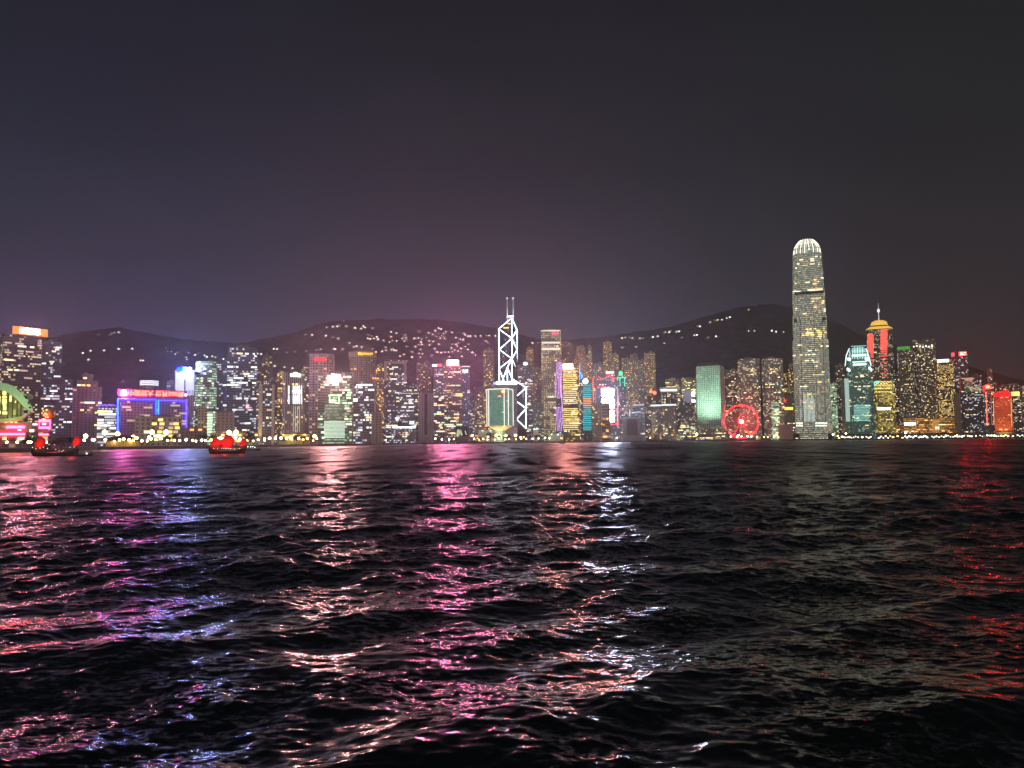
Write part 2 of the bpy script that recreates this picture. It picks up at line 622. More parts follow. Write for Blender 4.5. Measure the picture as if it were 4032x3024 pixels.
    def panel(b, name, X0, Y0, X1, Y1, mat, proud=.4, thick=.4, parent=None):
        p, q = b.loc(X0, Y1, proud), b.loc(X1, Y0, proud)
        q.z = b.loc(X0, Y0, proud).z
        return MB().box(p.x, q.x, p.y, p.y + thick, p.z, q.z).build(name, mat, parent or b.root)

    def tube(b, name, pts, mat, r=.7, proud=.8, closed=False, parent=None):
        P = [b.loc(X, Y, proud) for X, Y in pts]
        m = MB()
        for i in range(len(P) - (0 if closed else 1)):
            m.bar(P[i], P[(i + 1) % len(P)], r, 6)
        return m.build(name, mat, parent or b.root)

    def text(b, name, body, X0, Y0, X1, Y1, mat, proud=1.2, parent=None, bold=.0):
        p, q = b.loc(X0, Y1, proud), b.loc(X1, Y0, proud)
        q.z = b.loc(X0, Y0, proud).z
        me = text_mesh(body, q.x - p.x, q.z - p.z, bold)
        o = link(name, me, mat, parent or b.root)
        o.location = (p.x, p.y, p.z)
        return o


def text_mesh(body, w, h, bold=0.0, depth=.25):
    cu = bpy.data.curves.new('lettering', 'FONT')
    cu.body = body
    cu.size = 1.0
    cu.extrude = 0.0
    cu.offset = bold
    cu.resolution_u = 2
    o = bpy.data.objects.new('lettering', cu)
    COL.objects.link(o)
    dg = bpy.context.evaluated_depsgraph_get()
    me = bpy.data.meshes.new_from_object(o.evaluated_get(dg))
    bpy.data.objects.remove(o)
    bpy.data.curves.remove(cu)
    me.name = 'lettering'
    n = len(me.vertices)
    co = np.zeros(n * 3)
    me.vertices.foreach_get('co', co)
    co = co.reshape(-1, 3)
    lo, hi = co.min(0), co.max(0)
    out = np.zeros_like(co)
    out[:, 0] = (co[:, 0] - lo[0]) / (hi[0] - lo[0]) * w
    out[:, 2] = (co[:, 1] - lo[1]) / (hi[1] - lo[1]) * h
    me.vertices.foreach_set('co', out.ravel())
    me.materials.clear()
    me.update()
    # give the letters a thickness
    bm = bmesh.new()
    bm.from_mesh(me)
    r_ = bmesh.ops.extrude_face_region(bm, geom=bm.faces[:])
    for v in [g for g in r_['geom'] if isinstance(g, bmesh.types.BMVert)]:
        v.co.y += depth
    bm.to_mesh(me)
    bm.free()
    return me


# ------------------------------------------------------------------ water
def np_mesh(name, co, faces):
    me = bpy.data.meshes.new(name)
    nf = len(faces)
    me.vertices.add(len(co))
    me.vertices.foreach_set('co', co.astype(np.float32).ravel())
    me.loops.add(nf * 4)
    me.loops.foreach_set('vertex_index', faces.astype(np.int32).ravel())
    me.polygons.add(nf)
    me.polygons.foreach_set('loop_start', np.arange(0, nf * 4, 4, dtype=np.int32))
    me.polygons.foreach_set('use_smooth', np.ones(nf, dtype=bool))
    me.update(calc_edges=True)
    return me


def grid_faces(nr, nc):
    i = np.arange(nr - 1)[:, None] * nc + np.arange(nc - 1)[None, :]
    return np.stack([i, i + 1, i + nc + 1, i + nc], -1).reshape(-1, 4)




def build_water():
    rng = np.random.default_rng(5)
    nr, nc = 1700, 900
    v = np.linspace(0.60, 0.00225, nr)
    y = np.concatenate([np.linspace(-25, 9.0, 60), CAMZ / v])
    nr = len(y)
    tcol = np.linspace(-1.15, 1.15, nc)
    side = 120 * (np.arange(1, 61) / 60) ** 2          # margin to both sides of the finely meshed part
    Yg = np.repeat(y[:, None], nc, 1)
    Xg = np.maximum(Yg, 9.0) * tcol[None, :]
    edge = 1.15 * np.maximum(y, 9.0)[:, None]
    Xg = np.concatenate([-edge - side[None, ::-1], Xg, edge + side[None, :]], 1)
    nc = Xg.shape[1]
    Yg = np.repeat(y[:, None], nc, 1)
    dy = np.gradient(y)[:, None] * np.ones((1, nc))
    Z = np.zeros_like(Xg)
    DX = np.zeros_like(Xg)
    DY = np.zeros_like(Xg)
    # broad patches of rougher and calmer water
    gust = np.zeros_like(Xg)
    for _ in range(9):
        L = rng.uniform(14, 70)
        a = rng.normal(0, 0.5)
        gust += np.sin((Xg * math.sin(a) * .6 + Yg * math.cos(a)) * 2 * math.pi / L + rng.uniform(0, 6.28))
    gust = 0.75 + 0.5 / (1 + np.exp(-gust * 1.1))
    comps = []
    for k in range(70):
        L = math.exp(rng.uniform(math.log(0.28), math.log(3.6)))
        comps.append((L, rng.normal(R(12), R(60)), 0.029, True))
    comps += [(8.5, R(14), 0.028, False), (6.3, R(-30), 0.038, False), (11.5, R(24), 0.055, False), (4.6, R(34), 0.04, False),
              (5.4, R(40), 0.05, False), (7.3, R(-12), 0.026, False), (3.4, R(26), 0.04, False), (15.0, R(-16), 0.032, False)]
    for L, a, s, mod in comps:
        kx, ky = math.sin(a) * 2 * math.pi / L, -math.cos(a) * 2 * math.pi / L
        A = s * L / (2 * math.pi)
        fade = np.clip((L / (2.0 * dy)) - 0.4, 0, 1)
        if fade.max() <= 0:
            continue
        w = fade * (gust if mod else 1.0) * A
        ph = Xg * kx + Yg * ky + rng.uniform(0, 6.28)
        sn, cs = np.sin(ph), np.cos(ph)
        Z += w * cs
        DX -= w * sn * math.sin(a) * 0.9
        DY += w * sn * math.cos(a) * 0.9
    co = np.stack([Xg + DX, Yg + DY, Z], -1).reshape(-1, 3)
    me = np_mesh('water', co, grid_faces(nr, nc))
    m, t, p = base_mat('sea_water')
    p.inputs['Base Color'].default_value = (0.003, 0.006, 0.006, 1)
    p.inputs['IOR'].default_value = 1.5
    g = N(t, 'ShaderNodeNewGeometry')
    s = N(t, 'ShaderNodeSeparateXYZ')
    t.links.new(g.outputs['Position'], s.inputs[0])
    px, py, _ = s.outputs
    # waves too small to model far out: a rougher surface instead
    mr0 = N(t, 'ShaderNodeMapRange')
    for k_, v_ in (('From Min', 12), ('From Max', 200), ('To Min', .15), ('To Max', .34)):
        mr0.inputs[k_].default_value = v_
    t.links.new(py, mr0.inputs['Value'])
    t.links.new(mr0.outputs[0], p.inputs['Roughness'])
    # patches of ruffled and slick water
    pn = N(t, 'ShaderNodeTexNoise')
    pn.inputs['Scale'].default_value = 0.22
    pn.inputs['Detail'].default_value = 3
    t.links.new(g.outputs['Position'], pn.inputs['Vector'])
    pm = N(t, 'ShaderNodeMapRange')
    for k_, v_ in (('From Min', .38), ('From Max', .62), ('To Min', .12), ('To Max', 1.25)):
        pm.inputs[k_].default_value = v_
    t.links.new(pn.outputs[0], pm.inputs['Value'])
    tot = None
    for sx, sy, det, amp, f0, f1 in ((4.0, 7.0, 2.0, 1.05, None, None), (0.6, 1.4, 2.0, 0.45, 20, 100), (0.20, 0.030, 4.0, 1.5, 60, 200), (0.09, 0.007, 4.0, 1.5, 170, 420), (0.05, 0.0025, 4.0, 1.2, 350, 900)):
        cb = N(t, 'ShaderNodeCombineXYZ')
        t.links.new(mth(t, 'MULTIPLY', px, sx), cb.inputs[0])
        t.links.new(mth(t, 'MULTIPLY', py, sy), cb.inputs[1])
        nz = N(t, 'ShaderNodeTexNoise')
        nz.inputs['Scale'].default_value = 1.0
        nz.inputs['Detail'].default_value = det
        t.links.new(cb.outputs[0], nz.inputs['Vector'])
        su = N(t, 'ShaderNodeVectorMath', operation='SUBTRACT')
        t.links.new(nz.outputs['Color'], su.inputs[0])
        su.inputs[1].default_value = (.5, .5, .5)
        ml = N(t, 'ShaderNodeVectorMath', operation='MULTIPLY')
        t.links.new(su.outputs[0], ml.inputs[0])
        ml.inputs[1].default_value = (amp * (1.1 if not f0 else 1.6 if f0 < 30 else .6), amp, 0)
        o = ml.outputs[0]
        if not f0:
            sc2 = N(t, 'ShaderNodeVectorMath', operation='SCALE')
            t.links.new(o, sc2.inputs[0])
            t.links.new(pm.outputs[0], sc2.inputs['Scale'])
            o = sc2.outputs[0]
        if f0:
            mr = N(t, 'ShaderNodeMapRange')
            mr.inputs['From Min'].default_value = f0
            mr.inputs['From Max'].default_value = f1
            t.links.new(py, mr.inputs['Value'])
            sc2 = N(t, 'ShaderNodeVectorMath', operation='SCALE')
            t.links.new(o, sc2.inputs[0])
            t.links.new(mr.outputs[0], sc2.inputs['Scale'])
            o = sc2.outputs[0]
        if tot is None:
            tot = o
        else:
            ad = N(t, 'ShaderNodeVectorMath', operation='ADD')
            t.links.new(tot, ad.inputs[0])
            t.links.new(o, ad.inputs[1])
            tot = ad.outputs[0]
    ad = N(t, 'ShaderNodeVectorMath', operation='ADD')
    t.links.new(g.outputs['Normal'], ad.inputs[0])
    t.links.new(tot, ad.inputs[1])
    nm = N(t, 'ShaderNodeVectorMath', operation='NORMALIZE')
    t.links.new(ad.outputs[0], nm.inputs[0])
    t.links.new(nm.outputs[0], p.inputs['Normal'])
    o = link('water', me, m)
    tag(o, kind='structure')


build_water()

# ------------------------------------------------------------------ land: reclaimed ground, seawall, hills
shore_xy = [(groundpt(X, D).x, D) for X, D in SHORE]


def build_land():
    back = 9000
    poly = shore_xy + [(11500, 2600), (11500, back), (-11500, back), (-11500, 560)]
    MB().prism(poly, -1.6, GZ).build('ground', solid('pavement', (.07, .068, .065), .85, 0, .3, .05))
    tag(bpy.data.objects['ground'], kind='structure')
    m = MB()
    for (xa, ya), (xb, yb) in zip(shore_xy[:-1], shore_xy[1:]):
        d = Vector((xb - xa, yb - ya, 0)).normalized()
        n = Vector((d.y, -d.x, 0)) * 1.2
        a, b_ = Vector((xa, ya, 0)), Vector((xb, yb, 0))
        q = [(a.x + n.x, a.y + n.y), (b_.x + n.x, b_.y + n.y), (b_.x - n.x * .02, b_.y - n.y * .02), (a.x - n.x * .02, a.y - n.y * .02)]
        m.prism([(q[0][0], q[0][1]), (q[1][0], q[1][1]), (q[2][0], q[2][1]), (q[3][0], q[3][1])], -1.55, GZ + .45)
    o = m.build('seawall', solid('seawall_concrete', (.12, .115, .11), .9, 0, .35, .2))
    tag(o, kind='structure')


build_land()
RIDGE = [(-1200, 1420), (-300, 1400), (0, 1365), (300, 1305), (460, 1288), (700, 1335), (950, 1352), (1150, 1310), (1300, 1262), (1500, 1256), (1720, 1256),
         (1950, 1290), (2150, 1345), (2400, 1325), (2650, 1285), (2800, 1240), (2950, 1203), (3050, 1194), (3200, 1216), (3400, 1318), (3700, 1410), (4032, 1500), (4600, 1580), (6000, 1640)]
D0, D1 = 2650.0, 6600.0


def hill_z(X, D):
    yr = np.interp(X, [a for a, _ in RIDGE], [b for _, b in RIDGE])
    hor = 1735 - 0.0087 * (X - 2016)
    zt = CAMZ + (hor - yr) / FPX * D1
    t = np.clip((D - D0) / (D1 - D0), 0, 1)
    f = t * t * (3 - 2 * t) * .35 + t * .65
    n = (np.sin(X * .013 + D * .004) + np.sin(X * .031 - D * .009 + 1.7) * .6 + np.sin(X * .07 + D * .017) * .3) * 26 * t * (1.05 - t)
    back = np.clip((D - D1) / 2500, 0, 1)
    return GZ - .6 + (zt - GZ) * f * (1 - .35 * back) + n


def build_hills():
    Xs = np.linspace(-1200, 6000, 420)
    Ds = np.concatenate([np.linspace(D0, D1, 130), np.linspace(D1 + 60, 8600, 20)])
    Xg, Dg = np.meshgrid(Xs, Ds)
    Z = hill_z(Xg, Dg)
    rng = np.random.default_rng(3)
    Z += rng.normal(0, 5.0, Z.shape) * (Dg > D0 + 5)
    co = np.stack([(Xg - 2016) / FPX * Dg, Dg, Z], -1).reshape(-1, 3)
    me = np_mesh('hills', co, grid_faces(len(Ds), len(Xs)))
    o = link('hills', me, solid('wooded_slope', (.11, .12, .10), .95, 0, .5, .02))
    tag(o, kind='structure')


build_hills()

# ------------------------------------------------------------------ towers: (left, right, top, distance, kind, label, style, options)
B = {}


def T(key, x0, x1, top, D, name, label, style, **k):
    B[key] = Building(x0, x1, top, D, name, label, style, **k)
    return B[key]


O, H, A = 'office_tower', 'hotel_tower', 'apartment_tower'
# --- left end, behind the convention centre
T('signtower', -25, 166, 1326, 1150, O, 'brown grey tower under the long orange rooftop sign at the far left', 'darkw', n=30, wl=(6, 22), win='dddw', yaw=24, Lit=.16)
T('a2', 168, 244, 1348, 1330, O, 'dark tower beside the orange sign tower, lit only near its flat top', 'dark', n=16, win='ccw', zmin=.55)
T('a3', 162, 288, 1493, 1080, O, 'wide dark blue tower behind the golden bulb of the convention centre', 'dark', n=22, win='cckd', wl=(4, 14))
T('a4', 288, 404, 1474, 1120, O, 'stepped grey brown tower with a narrow raised crown, left of the blue neon block', 'blankb',
  steps=[(1.0, 0, .82), (.72, .82, .91), (.36, .91, 1.0)], n=16, win='wyd', Wall=(.30, .26, .25, 1))
T('a5', 384, 460, 1607, 1000, 'office_block', 'low block of bright white window bands touching the blue neon block on its left', 'grey', n=30, win='cwk', wl=(8, 20), Lit=.3)
# --- neon block and the ones around it
T('neon', 461, 739, 1566, 1060, 'office_block', 'broad pinkish block outlined in blue neon under a long sign of orange Chinese letters', 'pink', dep=.22, yaw=16, n=24, win='d', wl=(6, 20), DimStr=.06, roof=None, Wall=(.42, .30, .29, 1), zmin=.3)
T('drum', 552, 623, 1500, 1300, O, 'brown round topped tower with three white rings showing above the neon block', 'blankb', foot='cyl', n=0, roof=None)
T('vee', 689, 767, 1459, 1190, O, 'white ribbed tower of two folded faces under a cyan and white sign', 'grey', foot='vee', n=0, roof=None, FU=.45, WinW=2.6, FV=.98, DimStr=.1, DimColor=lin(120, 125, 150), Lit=.06)
T('vee_base', 740, 779, 1560, 1215, O, 'dark slab of small white windows tucked behind the right end of the neon block', 'darkw', n=16, win='cw')
T('govt', 531, 716, 1640, 960, 'office_block', 'low beige block with square window holes in front of the neon block', 'beige', n=20, win='ywd', dep=.3, wl=(4, 8), Wall=(.40, .35, .29, 1), FU=.45, WinW=6, FloorH=5)
T('cylt', 770, 856, 1428, 1220, O, 'round fronted tower ringed with white green floors, right of the white ribbed tower', 'green', foot='round', n=26, win='gcw', wl=(5, 12), Lit=.5, LitStr=.9, Wall=(.15, .16, .15, 1), DimStr=.04)
T('slabd', 856, 879, 1417, 1260, O, 'plain dark slab wedged against the round fronted tower', 'dark', n=3, win='k')
T('slabb', 879, 897, 1421, 1300, O, 'thin pale blue slab left of the tall dark tower with the domed roof', 'blue', n=4, win='ck')
T('dome', 896, 1013, 1374, 1240, O, 'tall dark grey tower of scattered white floors under a shallow domed roof', 'dark', n=42, win='ccwk', wl=(5, 18), Wall=(.13, .13, .14, 1), roof=None, Lit=.16)
T('cream', 779, 815, 1598, 1010, 'office_block', 'small yellowish block below the round fronted tower', 'beige', n=5, win='y', Wall=(.5, .42, .25, 1))
T('gslit', 815, 838, 1622, 1000, 'office_block', 'narrow block with a ladder of green white windows left of the second junk', 'green', n=12, win='g', wl=(8, 12), FU=.95, FV=.5, Lit=.7)
T('plainb', 853, 924, 1623, 985, 'office_block', 'square blank grey block behind the second junk', 'blank', n=8, win='wd', zmax=.5, wl=(8, 14), Wall=(.33, .29, .29, 1))
T('lowbr', 711, 815, 1683, 960, 'office_block', 'low plain brown block on the waterfront left of the second junk', 'blankb', n=2, win='a', roof=None, dep=.4)
T('lowlong', 828, 1018, 1703, 940, 'terminal_building', 'long low beige building behind the red sails of the second junk', 'beige', n=10, win='wy', dep=.2, wl=(5, 12), roof=None)
T('brownsp', 1031, 1073, 1403, 1400, A, 'slim brown tower with a column of yellow windows behind the two pale fins', 'aptdim', n=16, win='yyd', wl=(3, 5), rows=False)
T('yel1', 1092, 1117, 1462, 1480, A, 'thin dark tower with a string of yellow windows left of the white striped tower', 'apt', n=16, win='y', wl=(4, 7), rows=False)
T('striped', 1112, 1199, 1468, 1180, O, 'beige tower with bright white vertical stripes and a white roof sign', 'beige', foot='cham', n=10, win='yw', wl=(3, 5), FU=.5, WinW=3, FV=.95, DimStr=.05)
T('flatcap', 1167, 1216, 1446, 1400, O, 'grey tower with a thin flat cap behind the white striped tower', 'darkw', n=16, win='ywd', wl=(3, 5), rows=False)
T('conrad', 1217, 1317, 1403, 1230, H, 'pale pink brown tower with a curved top and red lettering', 'pink', foot='oval', dep=.7, n=8, win='d', wl=(3, 5), roof=None, FloorH=4.2, WinW=5, DimStr=.03, zmax=.9)
T('greenc', 1253, 1388, 1472, 1120, O, 'tower of green white bands with a glowing white sign at its top', 'green', n=34, win='gwgd', wl=(5, 14), Wall=(.20, .19, .18, 1), Lit=.22, DimStr=.05)
T('shangri', 1375, 1481, 1408, 1250, H, 'brown tower with an oval cap and yellow script lettering', 'pink', foot='oval', dep=.6, n=12, win='dya', wl=(3, 5), roof=None, Wall=(.36, .30, .26, 1), rows=False)
T('whitetop', 1392, 1474, 1512, 1110, O, 'dark glass block edged by a white light line, below the oval capped tower', 'dark', n=28, win='ccwk', wl=(4, 12), Wall=(.14, .14, .145, 1))
T('blankm', 1462, 1504, 1622, 1080, 'office_block', 'blank beige windowless block right of the dark glass block', 'blank', n=0, Wall=(.40, .34, .28, 1), Lit=0, DimStr=0)
T('aptm', 1474, 1512, 1438, 1500, A, 'twin ridged tower sprinkled with yellow windows beside the oval capped tower', 'apt', foot='cross', n=24, win='yya', wl=(3, 5), rows=False)
# --- middle
T('frame', 1513, 1602, 1420, 1640, O, 'tower with a pale square frame around a dark face of green white windows', 'dark', n=24, win='gwc', zmin=.45, wl=(5, 14), Wall=(.10, .10, .10, 1))
T('dkl', 1521, 1574, 1550, 1500, O, 'dark glass tower with three white window clusters in front of the pale framed tower', 'dark', n=14, win='cw', wl=(6, 16), Wall=(.06, .06, .07, 1))
T('dkr', 1574, 1630, 1548, 1510, O, 'grey glass tower with white window rows left of the two pale slabs', 'dark', n=22, win='cck', wl=(6, 16), Wall=(.13, .14, .16, 1), DimStr=.06)
T('slabs', 1648, 1707, 1549, 1500, O, 'tower of two pale blank slabs with a dark slot between them', 'blank', n=0, Lit=0, DimStr=0, Wall=(.40, .40, .36, 1))
T('hallb', 1541, 1637, 1679, 1470, 'hall_building', 'low hall under a bright white green roof line below the grey glass tower', 'grey', n=10, win='wd', dep=.3, roof=None, wl=(4, 8), Lit=.25)
T('aptn', 1641, 1697, 1432, 1800, A, 'dim apartment tower with pale window dots behind the two pale slabs', 'aptdim', foot='cross', n=22, win='wwyd', wl=(4, 6), rows=False)
T('mtr', 1704, 1750, 1452, 1780, O, 'dark tower with a small white and red rooftop sign', 'dark', n=18, win='wwc', wl=(5, 9))
T('orangesign', 1746, 1821, 1441, 1640, O, 'brown tower beneath a blazing white sign with orange edges', 'darkw', n=40, win='wggyd', wl=(8, 26), Wall=(.22, .16, .15, 1), Lit=.14)
T('blueslab', 1821, 1850, 1446, 1670, O, 'slim pale blue glass tower with a thin light line on its roof', 'blue', n=10, win='ck', wl=(4, 8), roof=None)
T('video', 1793, 1847, 1677, 1540, 'office_block', 'low block carrying a dark outdoor video screen with pale green shapes', 'blankb', n=0, roof=None, dep=.4)
T('apto', 1865, 1903, 1525, 1760, O, 'grey tower with ragged pale windows left of the green octagonal block', 'aptdim', n=22, win='wwd', wl=(3, 8))
T('aptp', 1903, 1943, 1376, 1980, A, 'tall thin tower of golden windows left of the white braced tower', 'apt', n=40, win='yyya', wl=(4, 8), rows=False)
T('purpleb', 1942, 2036, 1513, 1800, O, 'beige gridded block with a glowing white violet band along its roof', 'purple', n=4, win='k', dep=.5, roof=None, Wall=(.33, .28, .30, 1))
T('pinklamp', 2040, 2096, 1440, 2000, O, 'grey tower of white window bands with a pink white lamp on its roof', 'dark', n=34, win='ccwd', wl=(5, 14), Wall=(.17, .16, .17, 1), DimStr=.06)
T('greyst', 2098, 2140, 1586, 1760, 'office_block', 'low grey green stone block between the braced tower and the tall dotted tower', 'green', n=4, win='d', Lit=.08, DimStr=.05)
T('aptbh', 2072, 2100, 1372, 2150, A, 'faint thin tower of amber windows right of the white braced tower', 'apt', n=12, win='ya', wl=(4, 6), rows=False)
T('aptbi', 2098, 2130, 1452, 2080, A, 'dim narrow tower with amber windows left of the tall dotted tower', 'aptdim', n=18, win='yad', wl=(4, 6), rows=False)
T('dots', 2129, 2208, 1302, 1880, O, 'tall flat topped tower dotted all over with pale square windows and a small red sign', 'dots', n=30, win='ddw', wl=(3, 22), dep=.9, roof=None)
T('purplel', 2187, 2219, 1424, 1760, O, 'slim curved tower streaked with vertical violet light lines', 'dark', foot='round', n=4, win='d', Wall=(.10, .09, .10, 1), roof=None)
T('yellow', 2214, 2281, 1432, 1720, O, 'tower of stacked bright yellow floors under a white sign with a red glow', 'yellow', n=20, win='yyw', wl=(6, 18), dep=.8, DimStr=.05, Lit=.22)
T('darksp', 2276, 2296, 1490, 1800, O, 'narrow dark tower topped by a blue neon spire', 'dark', n=10, win='wd', wl=(3, 6))
T('teal', 2296, 2333, 1512, 1740, O, 'tower banded in turquoise light with a white globe on its roof', 'tealg', foot='cham', n=0, Wall=(.08, .12, .12, 1), DimStr=.03, FV=.5)
T('redslab', 2329, 2343, 1488, 1790, O, 'thin slab studded with red orange lamps behind the turquoise tower', 'red', n=8, win='a', wl=(3, 5), rows=False, roof=None, DimStr=.35, FV=.55)
T('chevron', 2348, 2440, 1468, 1800, O, 'grey tower with big white light panels and red chevron trusses', 'grey', n=12, win='kcd', wl=(4, 10), roof=None, dep=.6, Wall=(.20, .20, .24, 1), steps=[(1.0, 0, .88), (.78, .88, 1.0)], zmin=.5)
T('beigem', 2331, 2372, 1586, 1700, 'office_block', 'beige block with a central ladder of yellow windows in front of the turquoise tower', 'beige', n=6, win='y', wl=(4, 6), Wall=(.42, .35, .26, 1), rows=False)
T('ladder', 2371, 2402, 1594, 1690, 'office_block', 'brown block of evenly stacked open floors left of the tall white light panel', 'orange', n=4, win='a', Wall=(.36, .27, .17, 1), FU=1.0, FloorH=6.5, WinW=6, Lit=.15, DimStr=.04)
T('greenneon', 2429, 2462, 1486, 1880, O, 'dark tower outlined on top by green neon legs and an emblem', 'dark', n=8, win='d', wl=(3, 6), roof=None)
T('curve', 2436, 2482, 1562, 1790, O, 'dark block with a slanting top and rows of pinkish windows', 'darkw', n=26, win='dwd', wl=(4, 6), rows=False, steps=[(1.0, 0, .86), (.6, .86, 1.0, -.2)], LitColor=lin(255, 215, 200), Lit=.4, LitStr=.5)
T('whitestep', 2480, 2539, 1594, 1760, O, 'pale stepped block edged with white light lines', 'grey', n=6, win='dw', steps=[(1.0, 0, .86), (.62, .86, 1.0, .12)], Wall=(.36, .36, .40, 1), roof=None)
T('portal', 2451, 2520, 1642, 1700, 'city_hall_block', 'plain beige portal shaped block with a recessed brown screen', 'blank', n=0, Lit=0, DimStr=0, roof=None, Wall=(.42, .37, .29, 1), dep=.5)
T('twina', 2562, 2601, 1600, 1770, O, 'left one of the two beige towers with white capped roofs and warm uplights', 'beige', foot='round', n=10, win='dyw', wl=(3, 6), roof=None, Wall=(.34, .30, .26, 1))
T('twinb', 2606, 2661, 1598, 1775, O, 'right and wider of the two beige towers with white capped roofs and warm uplights', 'beige', foot='round', n=16, win='dyw', wl=(3, 6), roof=None, Wall=(.34, .30, .26, 1))
T('crown', 2600, 2668, 1545, 1860, O, 'tower with a flared bright white crown and dark piers above the two beige towers', 'darkw', n=14, win='yyw', wl=(4, 8), roof=None, dep=.7)
T('brn1', 2619, 2678, 1494, 2000, O, 'brown tower with rows of yellow light at its top behind the flared crown', 'darkw', n=26, win='ywd', wl=(5, 10), Wall=(.24, .19, .13, 1), zmin=.5)
T('brn2', 2682, 2739, 1489, 1960, O, 'brown tower with yellow top rows and white screens, left of the porthole tower', 'darkw', n=26, win='yywd', wl=(5, 10), Wall=(.24, .19, .13, 1), zmin=.5)
T('darkm', 2662, 2736, 1586, 1800, 'office_block', 'dark squat block with lit lower floors left of the porthole tower', 'darkw', n=22, win='ywdg', wl=(6, 14), zmax=.55, Wall=(.11, .10, .09, 1))
T('thin1', 2538, 2566, 1612, 1840, O, 'narrow grey block with small lit floors left of the two beige towers', 'darkw', n=10, win='wd', wl=(4, 8))
# apartment towers on the lower slope
T('m1', 2258, 2288, 1408, 2250, A, 'cluster tower of amber windows rising behind the yellow floored tower', 'apt', n=18, win='yya', wl=(4, 7), rows=False)
T('m2', 2300, 2332, 1418, 2250, A, 'thin apartment tower with a bright white stair strip above the white globe', 'apt', n=18, win='yw', wl=(4, 6), rows=False)
T('m3', 2314, 2330, 1364, 2420, A, 'small lit white green tower high on the slope above the turquoise tower', 'apt', n=8, win='gw', wl=(5, 9), rows=False)
T('m4', 2374, 2408, 1348, 2400, A, 'highest of the amber windowed apartment towers above the chevron tower', 'apt', foot='cross', n=34, win='yya', wl=(4, 7), rows=False)
T('m5', 2408, 2437, 1394, 2350, A, 'amber windowed apartment tower just right of the highest one on the slope', 'apt', foot='cross', n=24, win='yya', wl=(4, 7), rows=False)
T('m6', 2446, 2481, 1412, 2300, A, 'amber windowed apartment tower directly behind the green neon emblem', 'apt', foot='cross', n=26, win='yyw', wl=(4, 7), rows=False)
T('m7', 2481, 2512, 1397, 2330, A, 'amber windowed apartment tower in the middle of the row left of the hillside gap', 'apt', foot='cross', n=26, win='yya', wl=(4, 7), rows=False)
T('m8', 2511, 2540, 1418, 2300, A, 'dim apartment tower between two brighter amber ones beside the hillside gap', 'aptdim', foot='cross', n=20, win='yyd', wl=(4, 7), rows=False)
T('m9', 2536, 2580, 1391, 2280, A, 'tallest apartment tower at the edge of the dark hillside gap, red lamps near its foot', 'apt', foot='cross', n=34, win='yyya', wl=(4, 7), rows=False)
T('m10', 2212, 2246, 1346, 2450, A, 'pale dotted apartment tower high on the slope right of the tall dotted tower', 'aptdim', n=14, win='wy', wl=(4, 7), rows=False)
T('m11', 2268, 2304, 1364, 2480, A, 'amber lit low apartment block high on the slope between two dotted towers', 'apt', n=16, win='ya', wl=(5, 9), rows=False)
T('m12', 2336, 2372, 1432, 2260, A, 'dim apartment tower behind the left end of the red chevrons', 'aptdim', n=16, win='ydw', wl=(4, 6), rows=False)
# --- right
T('porthole', 2740, 2851, 1444, 1900, O, 'green lit tower of small round windows beside the red wheel', 'tealg', n=0, yaw=-14, dep=.78, roof=None, Wall=(.48, .56, .49, 1), Lit=0, DimStr=0)
T('podium', 2752, 2868, 1688, 1850, 'office_block', 'low beige podium at the foot of the green porthole tower', 'beige', n=16, win='ywd', dep=.4, roof=None, Wall=(.38, .33, .25, 1))
T('t58', 2850, 2906, 1460, 2080, O, 'dim brown tower with bright roof dots between the porthole tower and the pale twin towers', 'darkw', n=26, win='wyd', wl=(4, 9), Wall=(.18, .17, .14, 1))
T('exa', 2903, 2990, 1416, 1990, O, 'left one of the twin round cornered pale towers behind the red wheel', 'darkw', foot='cham', n=40, win='wdyd', wl=(4, 12), Wall=(.30, .27, .23, 1), DimStr=.09)
T('exb', 2998, 3082, 1414, 2000, O, 'right one of the twin round cornered pale towers, ladder of white floors on its face', 'darkw', foot='cham', n=40, win='wdyg', wl=(4, 12), Wall=(.30, .27, .23, 1), DimStr=.09)
T('exl', 3036, 3068, 1580, 1940, 'office_block', 'narrow block of green white floor bands in front of the right pale twin tower', 'green', n=14, win='gw', wl=(10, 16), Lit=.75, FU=1)
T('bsmall', 3078, 3126, 1556, 2020, 'office_block', 'dark brown block with a yellow sign left of the tallest tower', 'blankb', n=6, win='wd', wl=(4, 8))
T('thin2', 3103, 3121, 1434, 2200, A, 'thin tower of amber windows left of the tallest tower', 'apt', n=18, win='y', wl=(4, 6), rows=False)
T('thin3', 3076, 3104, 1470, 2180, A, 'dim apartment tower between the pale twins and the tallest tower', 'apt', n=14, win='yw', wl=(4, 6), rows=False)
T('lowpale', 3064, 3122, 1672, 1930, 'terminal_building', 'plain pale low block at the left foot of the tallest tower', 'blank', n=0, roof=None, Lit=0)
T('gstrip', 3266, 3294, 1508, 2080, O, 'slim block of pale green floors right of the tallest tower', 'green', n=16, win='gd', wl=(6, 12), Wall=(.25, .25, .2, 1))
T('brnr', 3288, 3328, 1437, 2240, A, 'dim brown tower with sparse yellow windows between the two crowned towers', 'aptdim', n=22, win='ywd', wl=(4, 7), rows=False)
T('paleslab', 3309, 3338, 1500, 2060, O, 'blank pale slab against the left side of the turquoise crowned tower', 'blank', n=0, Lit=0, Wall=(.35, .36, .33, 1))
T('goldb', 3440, 3520, 1500, 2060, H, 'golden lit block with bright arched rows at its top', 'gold', n=22, win='yyw', wl=(4, 8), foot='cham')
T('bra', 3530, 3596, 1372, 2180, A, 'broad dim tower with a green lit roof edge', 'aptdim', n=34, win='wwy', wl=(3, 5), rows=False, Wall=(.20, .19, .15, 1), roof=None)
